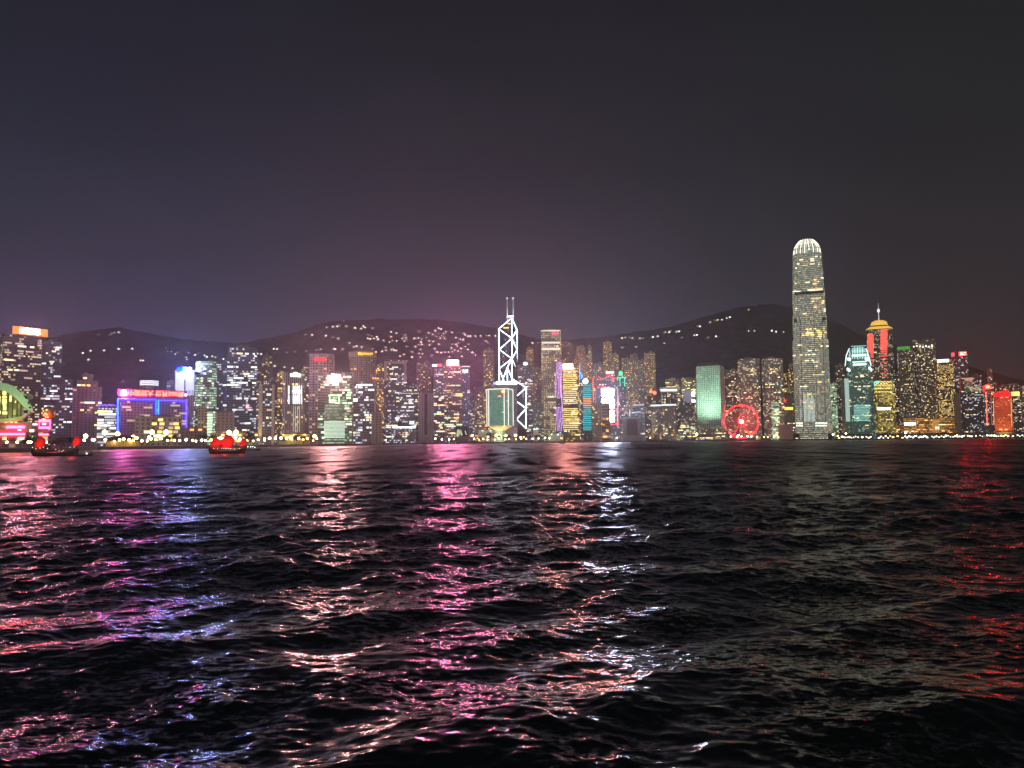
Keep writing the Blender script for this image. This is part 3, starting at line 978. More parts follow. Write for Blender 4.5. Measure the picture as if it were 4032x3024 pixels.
T('brb', 3592, 3684, 1340, 2200, A, 'broad tall tower peppered with warm window dots, right of the green roof edge', 'aptdim', n=60, win='wwy', wl=(3, 6), rows=False, Wall=(.20, .19, .15, 1), foot='cham')
T('wsign', 3688, 3754, 1420, 2150, H, 'tower of golden window columns under a white sign', 'apt', n=60, win='wyy', wl=(2.6, 3.6), rows=False, WinW=2.6, FU=.5, FV=.8, Lit=.35, roof=None)
T('rsign', 3743, 3810, 1408, 2330, O, 'dark tower carrying two glowing red rooftop signs', 'dark', n=16, win='dwy', wl=(4, 8), roof=None)
T('colb', 3753, 3781, 1548, 2120, 'office_block', 'plain beige column block at the right end of the orange mall', 'blankb', n=0, Lit=0, Wall=(.30, .26, .20, 1))
T('dkbox', 3783, 3876, 1548, 2130, O, 'large dark box with a few pale windows left of the red light poles', 'dark', n=22, win='wdw', wl=(5, 9), Wall=(.09, .09, .085, 1))
T('pag', 3796, 3829, 1500, 2260, O, 'small tower with a flared pale lit cap above the large dark box', 'green', n=6, win='gw', wl=(4, 8), Lit=.2, roof=None)
T('gglass', 3818, 3862, 1524, 2240, O, 'green glass block of bright bands above the large dark box', 'green', n=14, win='gg', wl=(6, 14), Lit=.6)
T('farg', 3826, 3864, 1478, 2420, O, 'faint far tower with white roof lamps behind the green glass block', 'dark', n=10, win='cd', wl=(4, 8), zmin=.6)
T('redpole', 3866, 3908, 1526, 2180, H, 'dark tower with a red dome and two vertical red light poles', 'dark', n=16, win='dwy', wl=(4, 7))
T('fart', 3886, 3906, 1453, 2450, A, 'thin far tower with a few warm windows behind the red dome', 'aptdim', n=10, win='dy', wl=(4, 7), rows=False)
T('farr', 3906, 3926, 1508, 2440, A, 'short far tower dotted with orange windows right of the red dome', 'aptdim', n=12, win='ay', wl=(4, 7), rows=False)
T('redface', 3910, 3983, 1548, 2140, H, 'block with a red floodlit face and a battlemented red roof', 'red', n=6, win='ad', wl=(6, 14), dep=.6, roof=None)
T('ysign', 3982, 4052, 1560, 2160, O, 'dark block with a yellow rooftop sign at the right edge', 'darkw', n=18, win='wyd', wl=(5, 9), roof=None)
T('fary', 3934, 4060, 1516, 2480, A, 'long far row block with a ragged line of roof lamps at the right edge', 'aptdim', n=20, win='wyd', wl=(4, 7), rows=False, zmin=.7, dep=.2)
T('mall', 3556, 3758, 1646, 2090, 'shopping_mall', 'long low orange lit mall below the broad dotted towers', 'orange', n=26, win='aayw', wl=(6, 16), dep=.2, roof=None)
T('mallb', 3440, 3560, 1672, 2060, 'terminal_building', 'low brown terminal with rows of yellow windows left of the orange mall', 'orange', n=24, win='yyw', wl=(6, 14), dep=.2, roof=None, Wall=(.25, .18, .1, 1))
T('thin4', 3516, 3534, 1470, 2330, A, 'thin dark tower with warm dots between the gold block and the green roof edge', 'aptdim', n=12, win='wy', wl=(3, 5), rows=False)
# fillers behind the front rows
T('f1', 1010, 1036, 1440, 1600, A, 'dark tower with scattered pale windows right of the domed tower', 'aptdim', n=10, win='wd', wl=(4, 7), rows=False)
T('f2', 1200, 1222, 1470, 1560, A, 'dark slit of a tower with warm windows left of the curved pink hotel', 'aptdim', n=8, win='y', wl=(4, 6), rows=False)
T('f3', 1601, 1646, 1512, 1720, O, 'dark tower with bright square windows between the pale frame and the pale slabs', 'dark', n=18, win='wwc', wl=(5, 9))
T('f4', 1708, 1750, 1540, 1600, O, 'dark tower with blocky bright windows right of the pale slabs', 'dark', n=22, win='wwgy', wl=(8, 16))
T('f5', 1850, 1870, 1560, 1720, O, 'dark narrow tower with a few windows right of the slim blue tower', 'dark', n=6, win='wd', wl=(4, 8))
T('f6', 656, 690, 1502, 1340, O, 'dark tower with hardly a lit window left of the white ribbed tower', 'dark', n=2, win='d')
T('f7', 1060, 1094, 1500, 1340, A, 'dim low tower behind the right pale fin', 'aptdim', n=8, win='wd', wl=(4, 7), rows=False)
T('f8', 2552, 2606, 1560, 2060, A, 'dim grey tower under the red hillside lamps', 'aptdim', n=16, win='yd', wl=(4, 7), rows=False)
T('fin', 1016, 1082, 1517, 1080, O, 'grey glass tower held between two pale upright fins', 'dark', n=10, win='dwk', wl=(5, 12), roof=None, Wall=(.18, .17, .17, 1), DimStr=.05)

# ------------------------------------------------------------------ signs, light lines and caps on the towers
def ring(b, name, z0, z1, k, mat, cut=None):
    q = [(x * k, y * k) for x, y in b.poly]
    return MB().prism(q, z0, z1).build(name, mat, b.root)


def zat(b, X, Y):
    return b.loc(X, Y).z


def spot(b, name, loc, aim, power, col, ang=70, blend=.8, radius=1.0):
    d = bpy.data.lights.new(name, 'SPOT')
    d.energy = power
    d.color = col
    d.spot_size = R(ang)
    d.spot_blend = blend
    d.shadow_soft_size = radius
    o = bpy.data.objects.new(name, d)
    COL.objects.link(o)
    o.parent = b.root if hasattr(b, 'root') else b
    o.location = loc
    o.rotation_euler = (Vector(aim) - Vector(loc)).to_track_quat('-Z', 'Y').to_euler()
    return o


def point(parent, name, loc, power, col, radius=.6):
    d = bpy.data.lights.new(name, 'POINT')
    d.energy = power
    d.color = col
    d.shadow_soft_size = radius
    o = bpy.data.objects.new(name, d)
    COL.objects.link(o)
    o.parent = parent
    o.location = loc
    return o


DKM = solid('dark_metal', (.08, .08, .08), .5, .6)
SIGNBACK = solid('sign_backing', (.10, .08, .10), .6)
G = glow

# long orange sign at the left
b = B['signtower']
sg = b.panel('sign', 52, 1313, 188, 1283, G('orange_sign', (1.0, .26, .04), 1.4, True), .5, 2.0)
b.text('lettering', '富衛保險', 80, 1311, 158, 1289, G('white_pink_letters', (1.0, .36, .52), 480, True), .8, sg, .03)
sg.location.z += 0
m = MB()
for X in (60, 95, 130, 165, 182):
    p, q = b.loc(X, 1326), b.loc(X, 1310)
    m.bar((p.x, p.y + 1.5, b.h - 1), (q.x, q.y + 1.5, q.z), .3, 5)
m.build('sign_frame', DKM, b.root)
# fix lettering into the sign's own frame: both share the tower's frame, so the parent offset is zero

# neon outlined block
b = B['neon']
sg = b.panel('sign', 462, 1560, 736, 1531, G('violet_sign', (.22, .03, .18), .5, True), 1.0, 1.2)
ORL = G('orange_letters', (1.0, .030, .017), 26.0, True)
b.text('lettering', '中国恒大', 505, 1558, 604, 1535, ORL, 1.4, sg, .025)
b.text('lettering', '世界500强', 612, 1560, 724, 1538, ORL, 1.4, sg, .025)
c = b.loc(488, 1546, 1.4)
m = MB()
uvsphere(m, (c.x, c.y, c.z), 3.2, 14, 8)
m.bar((c.x - 3.4, c.y, c.z - 3.3), (c.x + 3.4, c.y, c.z - 3.3), .5)
m.build('emblem', G('pink_emblem', (1.0, .18, .55), 620, True), sg)
c = b.loc(731, 1555, 1.4)
uvsphere(MB(), (0, 0, 0), 1)
m = MB(); uvsphere(m, (c.x, c.y, c.z), 2.0, 10, 6); m.build('emblem', G('blue_emblem', (.25, .3, 1.0), 8, True), sg)
BLU, VIO = G('blue_neon', (.004, .02, 1.0), 20.0, True), G('violet_neon', (.012, .007, 1.0), 34, True)
CYN = G('cyan_neon', (.004, .035, 1.0), 24.0, True)
b.tube('neon_tube', [(464, 1570), (464, 1714)], CYN, .75)
b.tube('neon_tube', [(464, 1570), (615, 1574)], VIO, .6)
b.tube('neon_tube', [(615, 1574), (615, 1637)], BLU, .75)
b.tube('neon_tube', [(624, 1576), (624, 1640)], CYN, .75)
b.tube('neon_tube', [(624, 1576), (734, 1579)], VIO, .6)
b.tube('neon_tube', [(734, 1579), (734, 1684)], VIO, .75)
# drum rings
b = B['drum']
for Y in (1502, 1509, 1516):
    z = b.h + zat(b, 588, Y) - zat(b, 588, 1500)
    ring(b, 'light_ring', z - .9, z + .5, 1.04, G('white_ring', (.9, .95, 1.0), 1.5))
# folded white tower
b = B['vee']
b.panel('sign', 699, 1461, 723, 1446, G('cyan_panel', (.0, .004, 1.0), 120.0, True), .8, 1.5)
b.panel('sign', 723, 1461, 752, 1447, G('bluewhite_panel', (.40, .50, 1.0), 1015, True), .8, 1.5)
RIB = G('rib_light', (.62, .66, .86), .75)
for i in range(12):
    for side in (-1, 1):
        f = (i + .5) / 12
        X = 728 - 34 * f - 3 if side < 0 else 728 + 34 * f + 3
        yb = 1536 if i % 2 else 1556
        p, q = b.loc(X, 1463 + (1 - f) * 4, .5), b.loc(X, yb, .5)
        dy = .1 * b.s * (1 - f)
        MB().bar((q.x, q.y + dy, q.z), (p.x, p.y + dy, p.z), .62, 4).build('light_rib', RIB, b.root)
for X0, X1, Y in ((702, 710, 1487), (733, 744, 1489), (744, 752, 1498)):
    b.panel('lit_window', X0, Y + 2, X1, Y - 2, lit_mesh('c').materials[0], -.04 * b.s + .6, .4)
# domed roof
b = B['dome']
m = MB()
for k in range(5):
    a0, a1 = math.cos(k * .3), math.cos((k + 1) * .3)
    m.prism([(x * .55 * a0, y * .6 * a0) for x, y in b.poly], b.h + 9 * math.sin(k * .3), b.h + 9 * math.sin((k + 1) * .3), [(x * .55 * a1, y * .6 * a1) for x, y in b.poly])
m.build('dome', solid('roof_grey', (.2, .2, .2), .8), b.root)
b.panel('screen', 968, 1607, 979, 1593, G('pink_screen', (1, .45, .6), 1.6), .5, .4)
# pale fins
b = B['fin']
FIN = solid('fin_stone', (.55, .50, .42), .8)
for X0, X1 in ((1016, 1034), (1068, 1082)):
    p, q = b.loc(X0, 1740, 2.5), b.loc(X1, 1514, 2.5)
    MB().box(p.x, q.x, p.y, p.y + 12, 0, q.z).build('fin', FIN, b.root)
p = b.loc(1024, 1735, 14)
spot(b, 'floodlight', (p.x, p.y, 1), (p.x, p.y + 13, 34), 30000, (1, .72, .3), 60, .9, .6)
# striped tower
b = B['striped']
sgs = G('white_sign', (.85, 1.0, .92), 7.0, True)
b.panel('sign', 1144, 1482, 1182, 1472, sgs, .6, .6)
b.panel('sign', 1157, 1472, 1170, 1466, sgs, .6, .6)
LL = G('white_led', (.80, .9, 1.0), 2.4)
for X in (1137, 1155, 1162, 1170, 1178, 1187):
    b.tube('light_line', [(X, 1519), (X, 1552)], LL, .75, .5)
    b.tube('light_line', [(X, 1555), (X, 1590)], LL, .75, .5)
for X in (1155, 1163, 1171, 1179):
    b.tube('light_line', [(X, 1600), (X, 1700)], G('dim_led', (.9, .85, .6), .5), .45, .5)
# curved hotel
b = B['conrad']
ring(b, 'parapet', b.h, b.h + 3, .97, solid('parapet_stone', (.45, .36, .33), .8))
b.text('lettering', 'CONRAD', 1236, 1421, 1285, 1407, G('red_letters', (1.0, .03, .04), 2.2, True), 1.2, None, .03)
# oval cap hotel
b = B['shangri']
zc_ = zat(b, 1428, 1384)
ring(b, 'roof_cap', b.h, zc_, 1.04, solid('cap_stone', (.50, .44, .36), .8))
b.text('lettering', 'Shangri-La', 1420, 1399, 1468, 1386, G('yellow_letters', (1.0, .62, .015), 1.7, True), 1.6, None, .035)
c = b.loc(1415, 1392, 1.6)
m = MB(); uvsphere(m, (c.x, c.y, c.z), 2.2, 12, 8); m.build('emblem', MAT['yellow_letters'], b.root)
# green banded tower
b = B['greenc']
b.panel('sign', 1290, 1499, 1338, 1484, G('white_red_sign', (1.0, .40, .40), 1305, True), .8, .8)
b.panel('sign', 1283, 1500, 1290, 1484, G('red_sign', (1.0, .05, .05), 6.0, True), .8, .8)
b.panel('sign', 1305, 1482, 1317, 1471, G('green_white_sign', (.8, 1.0, .75), 3.0), .8, .8)
b.panel('sign', 1321, 1482, 1342, 1474, MAT['green_white_sign'], .8, .8)
b.tube('light_frame', [(1293, 1557), (1339, 1557)], G('pale_green_tube', (.70, 1.0, .60), 1.6), .9, .8)
b.tube('light_frame', [(1298, 1558), (1298, 1584)], MAT['pale_green_tube'], .8, .8)
b.tube('light_frame', [(1335, 1558), (1335, 1584)], MAT['pale_green_tube'], .8, .8)
b.tube('light_frame', [(1296, 1585), (1337, 1585)], MAT['pale_green_tube'], .8, .8)
p, q = b.loc(1276, 1735, 0), b.loc(1358, 1590, 0)
rr = (q.x - p.x) / 2
cyl = [((p.x + q.x) / 2 + rr * math.cos(2 * math.pi * i / 20), b.ymin + .5 + rr * .6 * math.sin(2 * math.pi * i / 20)) for i in range(20)]
fm, _ = facade('green', Lit=.8, LitStr=.55, FU=1.0, FloorH=4.4, FV=.45, DimStr=.2, Wall=(.2, .24, .2, 1))
link('bow_front', wall_mesh('bow_front', [(cyl, 0, cyl, q.z)]), fm, b.root)
for i in range(13):
    Y = 1660 + i * 5.2
    zz = b.loc(1316, Y, 0).z
    MB().prism([((x - (p.x + q.x) / 2) * 1.02 + (p.x + q.x) / 2, (y - b.ymin) * 1.03 + b.ymin) for x, y in cyl], zz - .45, zz + .45).build('light_band', G('green_white_band', (.75, 1.0, .8), 1.1), b.root)
b = B['whitetop']
b.tube('light_line', [(1404, 1516), (1440, 1516)], G('white_line', (.95, .97, 1.0), 3.0), .8)
b.tube('light_line', [(1420, 1515), (1466, 1516)], MAT['white_line'], 1.0)
b.panel('sign', 1391, 1580, 1407, 1569, G('cool_sign', (.75, .95, 1.0), 4.0), .6, .6)
b = B['frame']
for X0, X1, Y0, Y1 in ((1513, 1601, 1421, 1432), (1513, 1524, 1432, 1500), (1590, 1601, 1432, 1500)):
    b.panel('frame', X0, Y1, X1, Y0, solid('frame_stone', (.40, .38, .33), .8), .9, 3.0)
b = B['dkr']
b.tube('light_line', [(1574, 1549), (1650, 1549)], G('soft_line', (.85, .9, 1.0), .7), .5)
b = B['slabs']
b.panel('recess', 1671, 1712, 1682, 1550, solid('dark_glass', (.02, .02, .03), .3), .3, .4)
b = B['hallb']
for X0, X1 in ((1546, 1566), (1569, 1592), (1594, 1636)):
    b.panel('roof_light', X0, 1685, X1, 1680, G('white_green_line', (.85, 1.0, .92), 4.5, True), .8, .6)
b = B['mtr']
b.text('lettering', 'MTR', 1703, 1443, 1722, 1434, G('white_letters', (.95, .97, 1.0), 4.0), .6, None, .03)
b.text('lettering', '60', 1723, 1443, 1739, 1433, G('red_letters_small', (1.0, .05, .05), 5.0, True), .6, None, .04)
p = b.loc(1704, 1446); q = b.loc(1740, 1444)
MB().box(p.x, q.x, p.y, p.y + 1, b.h - .5, b.h + 3.5).build('sign_frame', DKM, b.root)
# blazing sign
b = B['orangesign']
sg = b.panel('sign', 1757, 1440, 1808, 1417, G('red_orange_edge', (1.0, .22, .05), 3.0, True), .8, 2.0)
b.panel('sign_face', 1763, 1438, 1803, 1419, G('blazing_face', (1.0, .22, .46), 1050, True), 1.3, .5, sg)
b = B['blueslab']
b.tube('roof_line', [(1812, 1442), (1851, 1443)], G('pale_line', (1.0, .9, .9), 2.0), .7)
b.text('lettering', 'UTC', 1822, 1467, 1843, 1455, MAT['white_letters'], .6, None, .03)
b = B['video']
b.panel('screen', 1794, 1720, 1846, 1677, solid('screen_glass', (.015, .012, .012), .25), .4, .4)
for k, (pts) in enumerate((((1796, 1718), (1800, 1692), (1808, 1690), (1812, 1705), (1806, 1720)), ((1810, 1700), (1814, 1690), (1822, 1712), (1816, 1716)), ((1830, 1698), (1833, 1694), (1838, 1712), (1834, 1712)))):
    P = [b.loc(X, Y, .5) for X, Y in pts]
    MB().slab([(v.x, v.z) for v in reversed(P)], P[0].y - .1, P[0].y).build('screen_picture', G('screen_green', (.55, .75, .40), .7), b.root)
b = B['purpleb']
b.panel('roof_band', 1956, 1513, 2036, 1502, G('lilac_band', (.62, .58, 1.0), 24.0, True), .8, .8)
b.panel('roof_band', 1942, 1514, 1956, 1504, G('blue_band', (.20, .25, 1.0), 3.0, True), .8, .8)
b = B['pinklamp']
c = b.loc(2069, 1432, -4)
m = MB(); uvsphere(m, (c.x, c.y, c.z), 6.0, 14, 8, .75); m.build('roof_lamp', G('pink_lamp', (1.0, .55, .52), 4.0, True), b.root)
b = B['dots']
b.tube('roof_line', [(2129, 1303), (2207, 1302)], G('cream_line', (1.0, .95, .8), 1.6), .7, .5)
b.text('lettering', '长江', 2176, 1317, 2195, 1306, G('pink_red_letters', (1.0, .05, .16), 5.0, True), 1.0, None, .03)
b.panel('sign', 2174, 1318, 2197, 1305, G('red_panel', (.8, .02, .08), .8, True), .5, .4)
for Y0, Y1 in ((1346, 1352), (1370, 1378)):
    for X0 in range(2133, 2200, 9):
        b.panel('lit_window', X0, Y1, X0 + 8, Y0, G('pale_floor', (1.0, .92, .62), 1.3), .3, .4)
b = B['purplel']
PUR = G('violet_led', (.72, .38, .95), 1.6)
for i, X in enumerate((2191, 2196, 2201, 2206, 2211)):
    b.tube('light_line', [(X + 2, 1424), (X, 1468), (X - 5 + i, 1505), (X - 4 + i, 1545), (X - 1 + i, 1566)], PUR, .5, .4)
for i, X in enumerate((2190, 2195, 2200, 2206, 2213)):
    b.tube('light_line', [(X - 1, 1602), (X, 1630), (X + 3, 1665), (X + 6, 1698)], PUR, .5, .4)
b.tube('light_line', [(2206, 1480), (2207, 1530), (2212, 1575), (2215, 1620)], PUR, .8, .6)
b = B['yellow']
b.panel('sign', 2218, 1453, 2254, 1435, G('salmon_sign', (1.0, .30, .26), 560, True), .8, 1.5)
for i in range(32):
    Y = 1462 + i * 7.4
    if 1592 < Y < 1607:
        continue
    b.panel('lit_floor', 2216 + (2 if i % 3 else 0), Y + 1.6, 2276 + (4 if Y > 1607 else 0) - (i * 7 % 9), Y - 1.6, G('yellow_floor_' + 'abc'[i % 3], (1.0, .80, .28), (1.0, .7, 1.35)[i % 3]), .3, .4)
b.panel('dark_storey', 2240, 1607, 2282, 1592, solid('dark_void', (.03, .028, .02), .8), .5, .5)
b = B['darksp']
NB = G('blue_spire', (.05, .45, 1.0), 3.5)
b.tube('neon_spire', [(2283, 1497), (2283, 1438)], NB, .7, .3)
for pp in (((2283, 1467), (2296, 1482)), ((2283, 1467), (2273, 1480)), ((2273, 1480), (2281, 1492)), ((2296, 1482), (2288, 1492)), ((2290, 1475), (2290, 1488))):
    b.tube('neon_spire', pp, NB, .55, .3)
b = B['teal']
c = b.loc(2305, 1501, -3)
m = MB(); uvsphere(m, (c.x, c.y, c.z), 6.2, 16, 10); m.build('globe', G('white_globe', (.9, 1.0, 1.0), 3.5, True), b.root)
TL = [G('teal_band_' + 'abc'[i], (.01, .62, .66), (.9, .6, 1.2)[i]) for i in range(3)]
ORB = G('orange_band', (1.0, .38, .12), 1.3)
for i in range(25):
    Y = 1517 + i * 7.3
    mt = ORB if 1568 < Y < 1600 else TL[i % 3]
    b.panel('light_band', 2296, Y + 1.7, 2331 - (0 if i % 2 else 3), Y - 1.4, mt, .5, .5)
b = B['redslab']
for i in range(16):
    m = MB(); c = b.loc(2335, 1492 + i * 7.5, .5); uvsphere(m, (c.x, c.y, c.z), 1.8, 8, 5, .8); m.build('lamp', G('red_orange_lamp', (1.0, .22, .10), 1.4), b.root)
b = B['chevron']
LED = G('led_wall', (.62, .70, 1.0), 150, True)
for X0, Y0, X1, Y1 in ((2370, 1531, 2392.5, 1558), (2393.5, 1531, 2416, 1558), (2371, 1569, 2393, 1585), (2394, 1569, 2416, 1585), (2401, 1585, 2417, 1606), (2402, 1616, 2418, 1660)):
    b.panel('light_panel', X0, Y1, X1, Y0, LED, .8, .6)
RCH = G('red_chevron', (1.0, .06, .06), 2.6, True)
for pp in (((2356, 1483), (2374, 1494), (2357, 1495)), ((2383, 1488), (2400, 1478), (2386, 1474)), ((2400, 1478), (2404, 1485), (2420, 1495), (2404, 1496)), ((2412, 1482), (2420, 1495)),
           ((2352, 1526), (2363, 1516), (2386, 1527), (2352, 1526)), ((2390, 1526), (2400, 1521)), ((2402, 1609), (2418, 1604), (2434, 1617), (2404, 1614)), ((2402, 1669), (2418, 1661), (2437, 1671), (2404, 1671))):
    b.tube('chevron', pp, RCH, .75, 1.0)
b.tube('red_line', [(2432, 1530), (2433, 1684)], G('salmon_line', (1.0, .26, .20), 1.2), 1.1, .8)
b.panel('sign', 2386, 1470, 2408, 1463, G('aqua_sign', (.5, 1.0, .95), 2.5), .4, .8)
m = MB(); c = b.loc(2413, 1466, .4); uvsphere(m, (c.x, c.y, c.z), 2.6, 10, 6); m.build('sign_lamp', G('pinkwhite_lamp', (1.0, .75, .75), 3.0), b.root)
b = B['greenneon']
GN = G('green_neon', (.04, 1.0, .42), 1.8)
for pp in (((2430, 1487), (2460, 1487)), ((2432, 1487), (2433, 1521)), ((2441, 1487), (2441, 1521)), ((2459, 1487), (2460, 1521))):
    b.tube('neon_tube', pp, GN, .9, .6)
P = [b.loc(X, Y, .6) for X, Y in ((2437, 1482), (2436, 1466), (2444, 1459), (2452, 1466), (2451, 1482), (2447, 1478), (2441, 1478))]
MB().slab([(v.x, v.z) for v in P][::-1], P[0].y, P[0].y + .6).build('emblem', G('green_emblem', (.12, .95, .5), 1.3), b.root)
b = B['whitestep']
WL = G('step_line', (.80, .84, 1.0), 1.1)
for pp in (((2493, 1595), (2537, 1594)), ((2487, 1624), (2523, 1622)), ((2480, 1613), (2480, 1700)), ((2523, 1610), (2532, 1610))):
    b.tube('light_line', pp, WL, .9, .5)
b = B['portal']
b.panel('recess', 2468, 1714, 2511, 1651, solid('brown_screen', (.20, .13, .09), .8), .2, .3)
b.panel('lintel', 2452, 1650, 2519, 1642, solid('portal_stone', (.45, .40, .32), .8), .8, 1.0)
for k, (X0, X1) in (('twina', (2562, 2600)), ('twinb', (2606, 2661))):
    b = B[k]
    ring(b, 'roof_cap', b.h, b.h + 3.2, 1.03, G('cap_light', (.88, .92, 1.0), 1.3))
    for X in ((2566,) if k == 'twina' else (2604, 2662)):
        p = b.loc(X, 1735, 5)
        spot(b, 'floodlight', (p.x, p.y, 1), (p.x, p.y + 5, 30), 26000, (1, .66, .25), 70, .9, .6)
b = B['crown']
q = [(x * 1.0, y) for x, y in b.poly]
MB().prism(q, b.h, b.h + 12, [(x * 1.12, y * 1.12) for x, y in b.poly]).build('crown', solid('crown_metal', (.6, .6, .58), .4), b.root)
for X0, X1 in ((2602, 2625), (2628, 2642), (2645, 2664)):
    b.panel('crown_light', X0, 1539, X1, 1534, G('crown_white', (.9, 1.0, .95), 3.0), 3.0, .6)
for X0, X1 in ((2602, 2608), (2620, 2628), (2640, 2650)):
    b.panel('pier', X0, 1600, X1, 1546, solid('pier_pale', (.45, .43, .40), .8) if X0 == 2602 else solid('pier_dark', (.05, .045, .04), .8), .6, .6)
b = B['brn2']
for X0, Y0, X1, Y1 in ((2724, 1543, 2736, 1562), (2724, 1573, 2737, 1585)):
    b.panel('screen', X0, Y1, X1, Y0, G('white_screen', (.8, .88, 1.0), 4.0), .6, .5)
b.panel('screen', 2690, 1590, 2720, 1540, G('violet_screen', (.30, .22, .40), .3), .5, .4)
# porthole tower: hipped roof and green floodlight
b = B['porthole']
q0, q1 = [(x * .98, y * .98) for x, y in b.poly], [(x * .78, y * .72) for x, y in b.poly]
MB().prism(q0, b.h, b.h + 8, q1).build('roof', solid('roof_grey', (.2, .2, .2), .8), b.root)
b.mat.node_tree.nodes['Group'].inputs['WinW'].default_value = b.s / 13
b.mat.node_tree.nodes['Group'].inputs['FloorH'].default_value = b.s / 13
for k, v in (('FU', .52), ('FV', .52), ('Lit', .13), ('LitStr', .9), ('DimStr', .012)):
    b.mat.node_tree.nodes['Group'].inputs[k].default_value = v
for dx in (-.25, .1, .42):
    spot(b, 'floodlight', (b.s * dx, b.ymin - 70, 31), (b.s * dx, b.ymin, b.h * .62), 5.0e5, (.60, 1.0, .74), 80, 1.0, 3)
b = B['bsmall']
for i in range(5):
    X0 = 3084 + i * 8
    b.panel('sign', X0, 1614, X0 + 6.5, 1603, G('yellow_sign', (1.0, .72, .08), 2.2), .6, .5)
c = b.loc(3089, 1578, 1)
m = MB()
uvsphere(m, (c.x, c.y, c.z), 3.2, 10, 6)
for k in range(5):
    a = math.pi / 2 + k * 2 * math.pi / 5
    m.bar((c.x, c.y, c.z), (c.x + 8 * math.cos(a), c.y, c.z + 8 * math.sin(a)), 1.0, 5, .2)
m.build('star_lamp', G('red_star', (1.0, .07, .04), 2.0), b.root)
b = B['bra']
b.panel('roof_band', 3532, 1378, 3584, 1366, G('green_roof', (.06, .42, .05), .8), .5, 1.0)
b.tube('light_line', [(3535, 1390), (3537, 1445)], G('pale_edge', (.8, .9, .85), .5), .5)
b = B['brb']
for X in range(3598, 3682, 12):
    m = MB(); c = b.loc(X, 1362 + (X % 5), .4); uvsphere(m, (c.x, c.y, c.z), 2.2, 8, 5); m.build('roof_lamp', G('roof_warm', (1.0, .92, .7), 2.2), b.root)
b = B['wsign']
b.panel('sign', 3691, 1427, 3737, 1416, G('white_hot_sign', (.95, .95, 1.0), 3.5), .8, .8)
b = B['rsign']
b.panel('sign', 3777, 1401, 3806, 1386, G('deep_red_panel', (1.0, .003, .003), 140.0, True), .3, .6)
b.text('lettering', 'HSBC'[:0] + '信德', 3779, 1399, 3804, 1388, G('hot_red_letters', (1.0, .25, .18), 9.0, True), .8, None, .03)
b.panel('sign', 3745, 1404, 3759, 1389, G('rose_panel', (1.0, .10, .14), 1.6, True), .3, .6)
m = MB()
for X in (3752, 3784, 3800):
    p = b.loc(X, 1410)
    m.bar((p.x, p.y + .7, b.h - 1), (p.x, p.y + .7, b.loc(X, 1396).z), .35, 5)
m.build('sign_frame', DKM, b.root)
b.panel('red_strip', 3775, 1545, 3786, 1470, G('dim_red_strip', (.35, .05, .04), .5), .4, .4)
b = B['pag']
q0 = [(x * .7, y * .7) for x, y in b.poly]
MB().prism(q0, b.h, b.h + 9, [(x * 1.15, y * 1.15) for x, y in b.poly]).build('cap', G('pale_cap', (.55, .55, .35), .5), b.root)
b = B['redpole']
c = b.loc(3888, 1524, 0)
m = MB(); uvsphere(m, (c.x, c.y + 4, c.z), 8.0, 14, 8, .8); m.build('dome', G('red_dome', (1.0, .002, .0015), 300.0, True), b.root)
m = MB(); uvsphere(m, (c.x + 1, c.y - 4.0, c.z + .6), 4.0, 12, 6, .8); m.build('dome_lamp', G('dome_orange', (1.0, .35, .12), 5.0), b.root)
b.panel('red_front', 3868, 1546, 3880, 1519, G('soft_red', (.75, .07, .06), .7), .4, .4)
b.tube('light_pole', [(3883, 1545), (3887, 1672)], G('red_pole', (1.0, .08, .05), 6, True), .9, 1.0)
b.tube('light_pole', [(3902, 1545), (3905, 1672)], G('dim_red_pole', (.8, .15, .10), .8), .7, 1.0)
b = B['redface']
for i, (X0, X1, Yt) in enumerate(((3912, 3926, 1546), (3926, 3948, 1541), (3948, 3972, 1535), (3972, 3982, 1543))):
    b.panel('battlement', X0, 1564, X1, Yt, G('red_battlement', (1.0, .025, .02), 1.0), .8, 2.0)
b.tube('edge_light', [(3911, 1566), (3914, 1675)], G('warm_edge', (1.0, .62, .35), .8), .7, .6)
b.tube('edge_light', [(3981, 1566), (3984, 1675)], MAT['warm_edge'], .7, .6)
spot(b, 'floodlight', (0, b.ymin - 40, b.h * .95), (0, b.ymin, b.h * .55), 1.5e5, (1, .16, .08), 100, .8, 3)
spot(b, 'floodlight', (0, b.ymin - 40, 2), (0, b.ymin, b.h * .4), 2.6e5, (1, .48, .13), 100, .8, 3)
b = B['ysign']
b.panel('sign', 3974, 1559, 4014, 1544, G('yellow_roof_sign', (1.0, .75, .10), 4.0, True), 1.0, 1.2)
b = B['goldb']
GA = G('gold_arch', (1.0, .80, .22), 1.5)
for r_ in range(4):
    Y = 1502 + r_ * 13
    for i in range(6):
        X = 3449 + i * 11.5
        b.tube('light_arch', [(X - 4, Y + 5), (X - 2.5, Y), (X + 2.5, Y), (X + 4, Y + 5)], GA, .8, .6)
for X, k in ((3440, 'teal_lamp'), (3455, 'green_lamp')):
    m = MB(); c = b.loc(X, 1506 if k[0] == 'g' else 1511, 1); uvsphere(m, (c.x, c.y, c.z), 3.6, 10, 6); m.build('corner_lamp', G(k, (.1, 1.0, .62) if k[0] == 'g' else (.1, .8, .85), 2.2), b.root)
for i in range(6):
    b.panel('lit_window', 3454 + i * 9, 1614, 3462 + i * 9, 1604, G('cool_sign', (.75, .95, 1.0), 4.0), .4, .4)
b = B['a5']
for i in range(9):
    m = MB(); c = b.loc(388 + i * 8, 1597 - (i % 2) * 3, 1); uvsphere(m, (c.x, c.y, c.z), 1.2, 8, 5); m.build('roof_lamp', G('indigo_lamp', (.22, .15, 1.0), 1.2), b.root)
b = B['plainb']
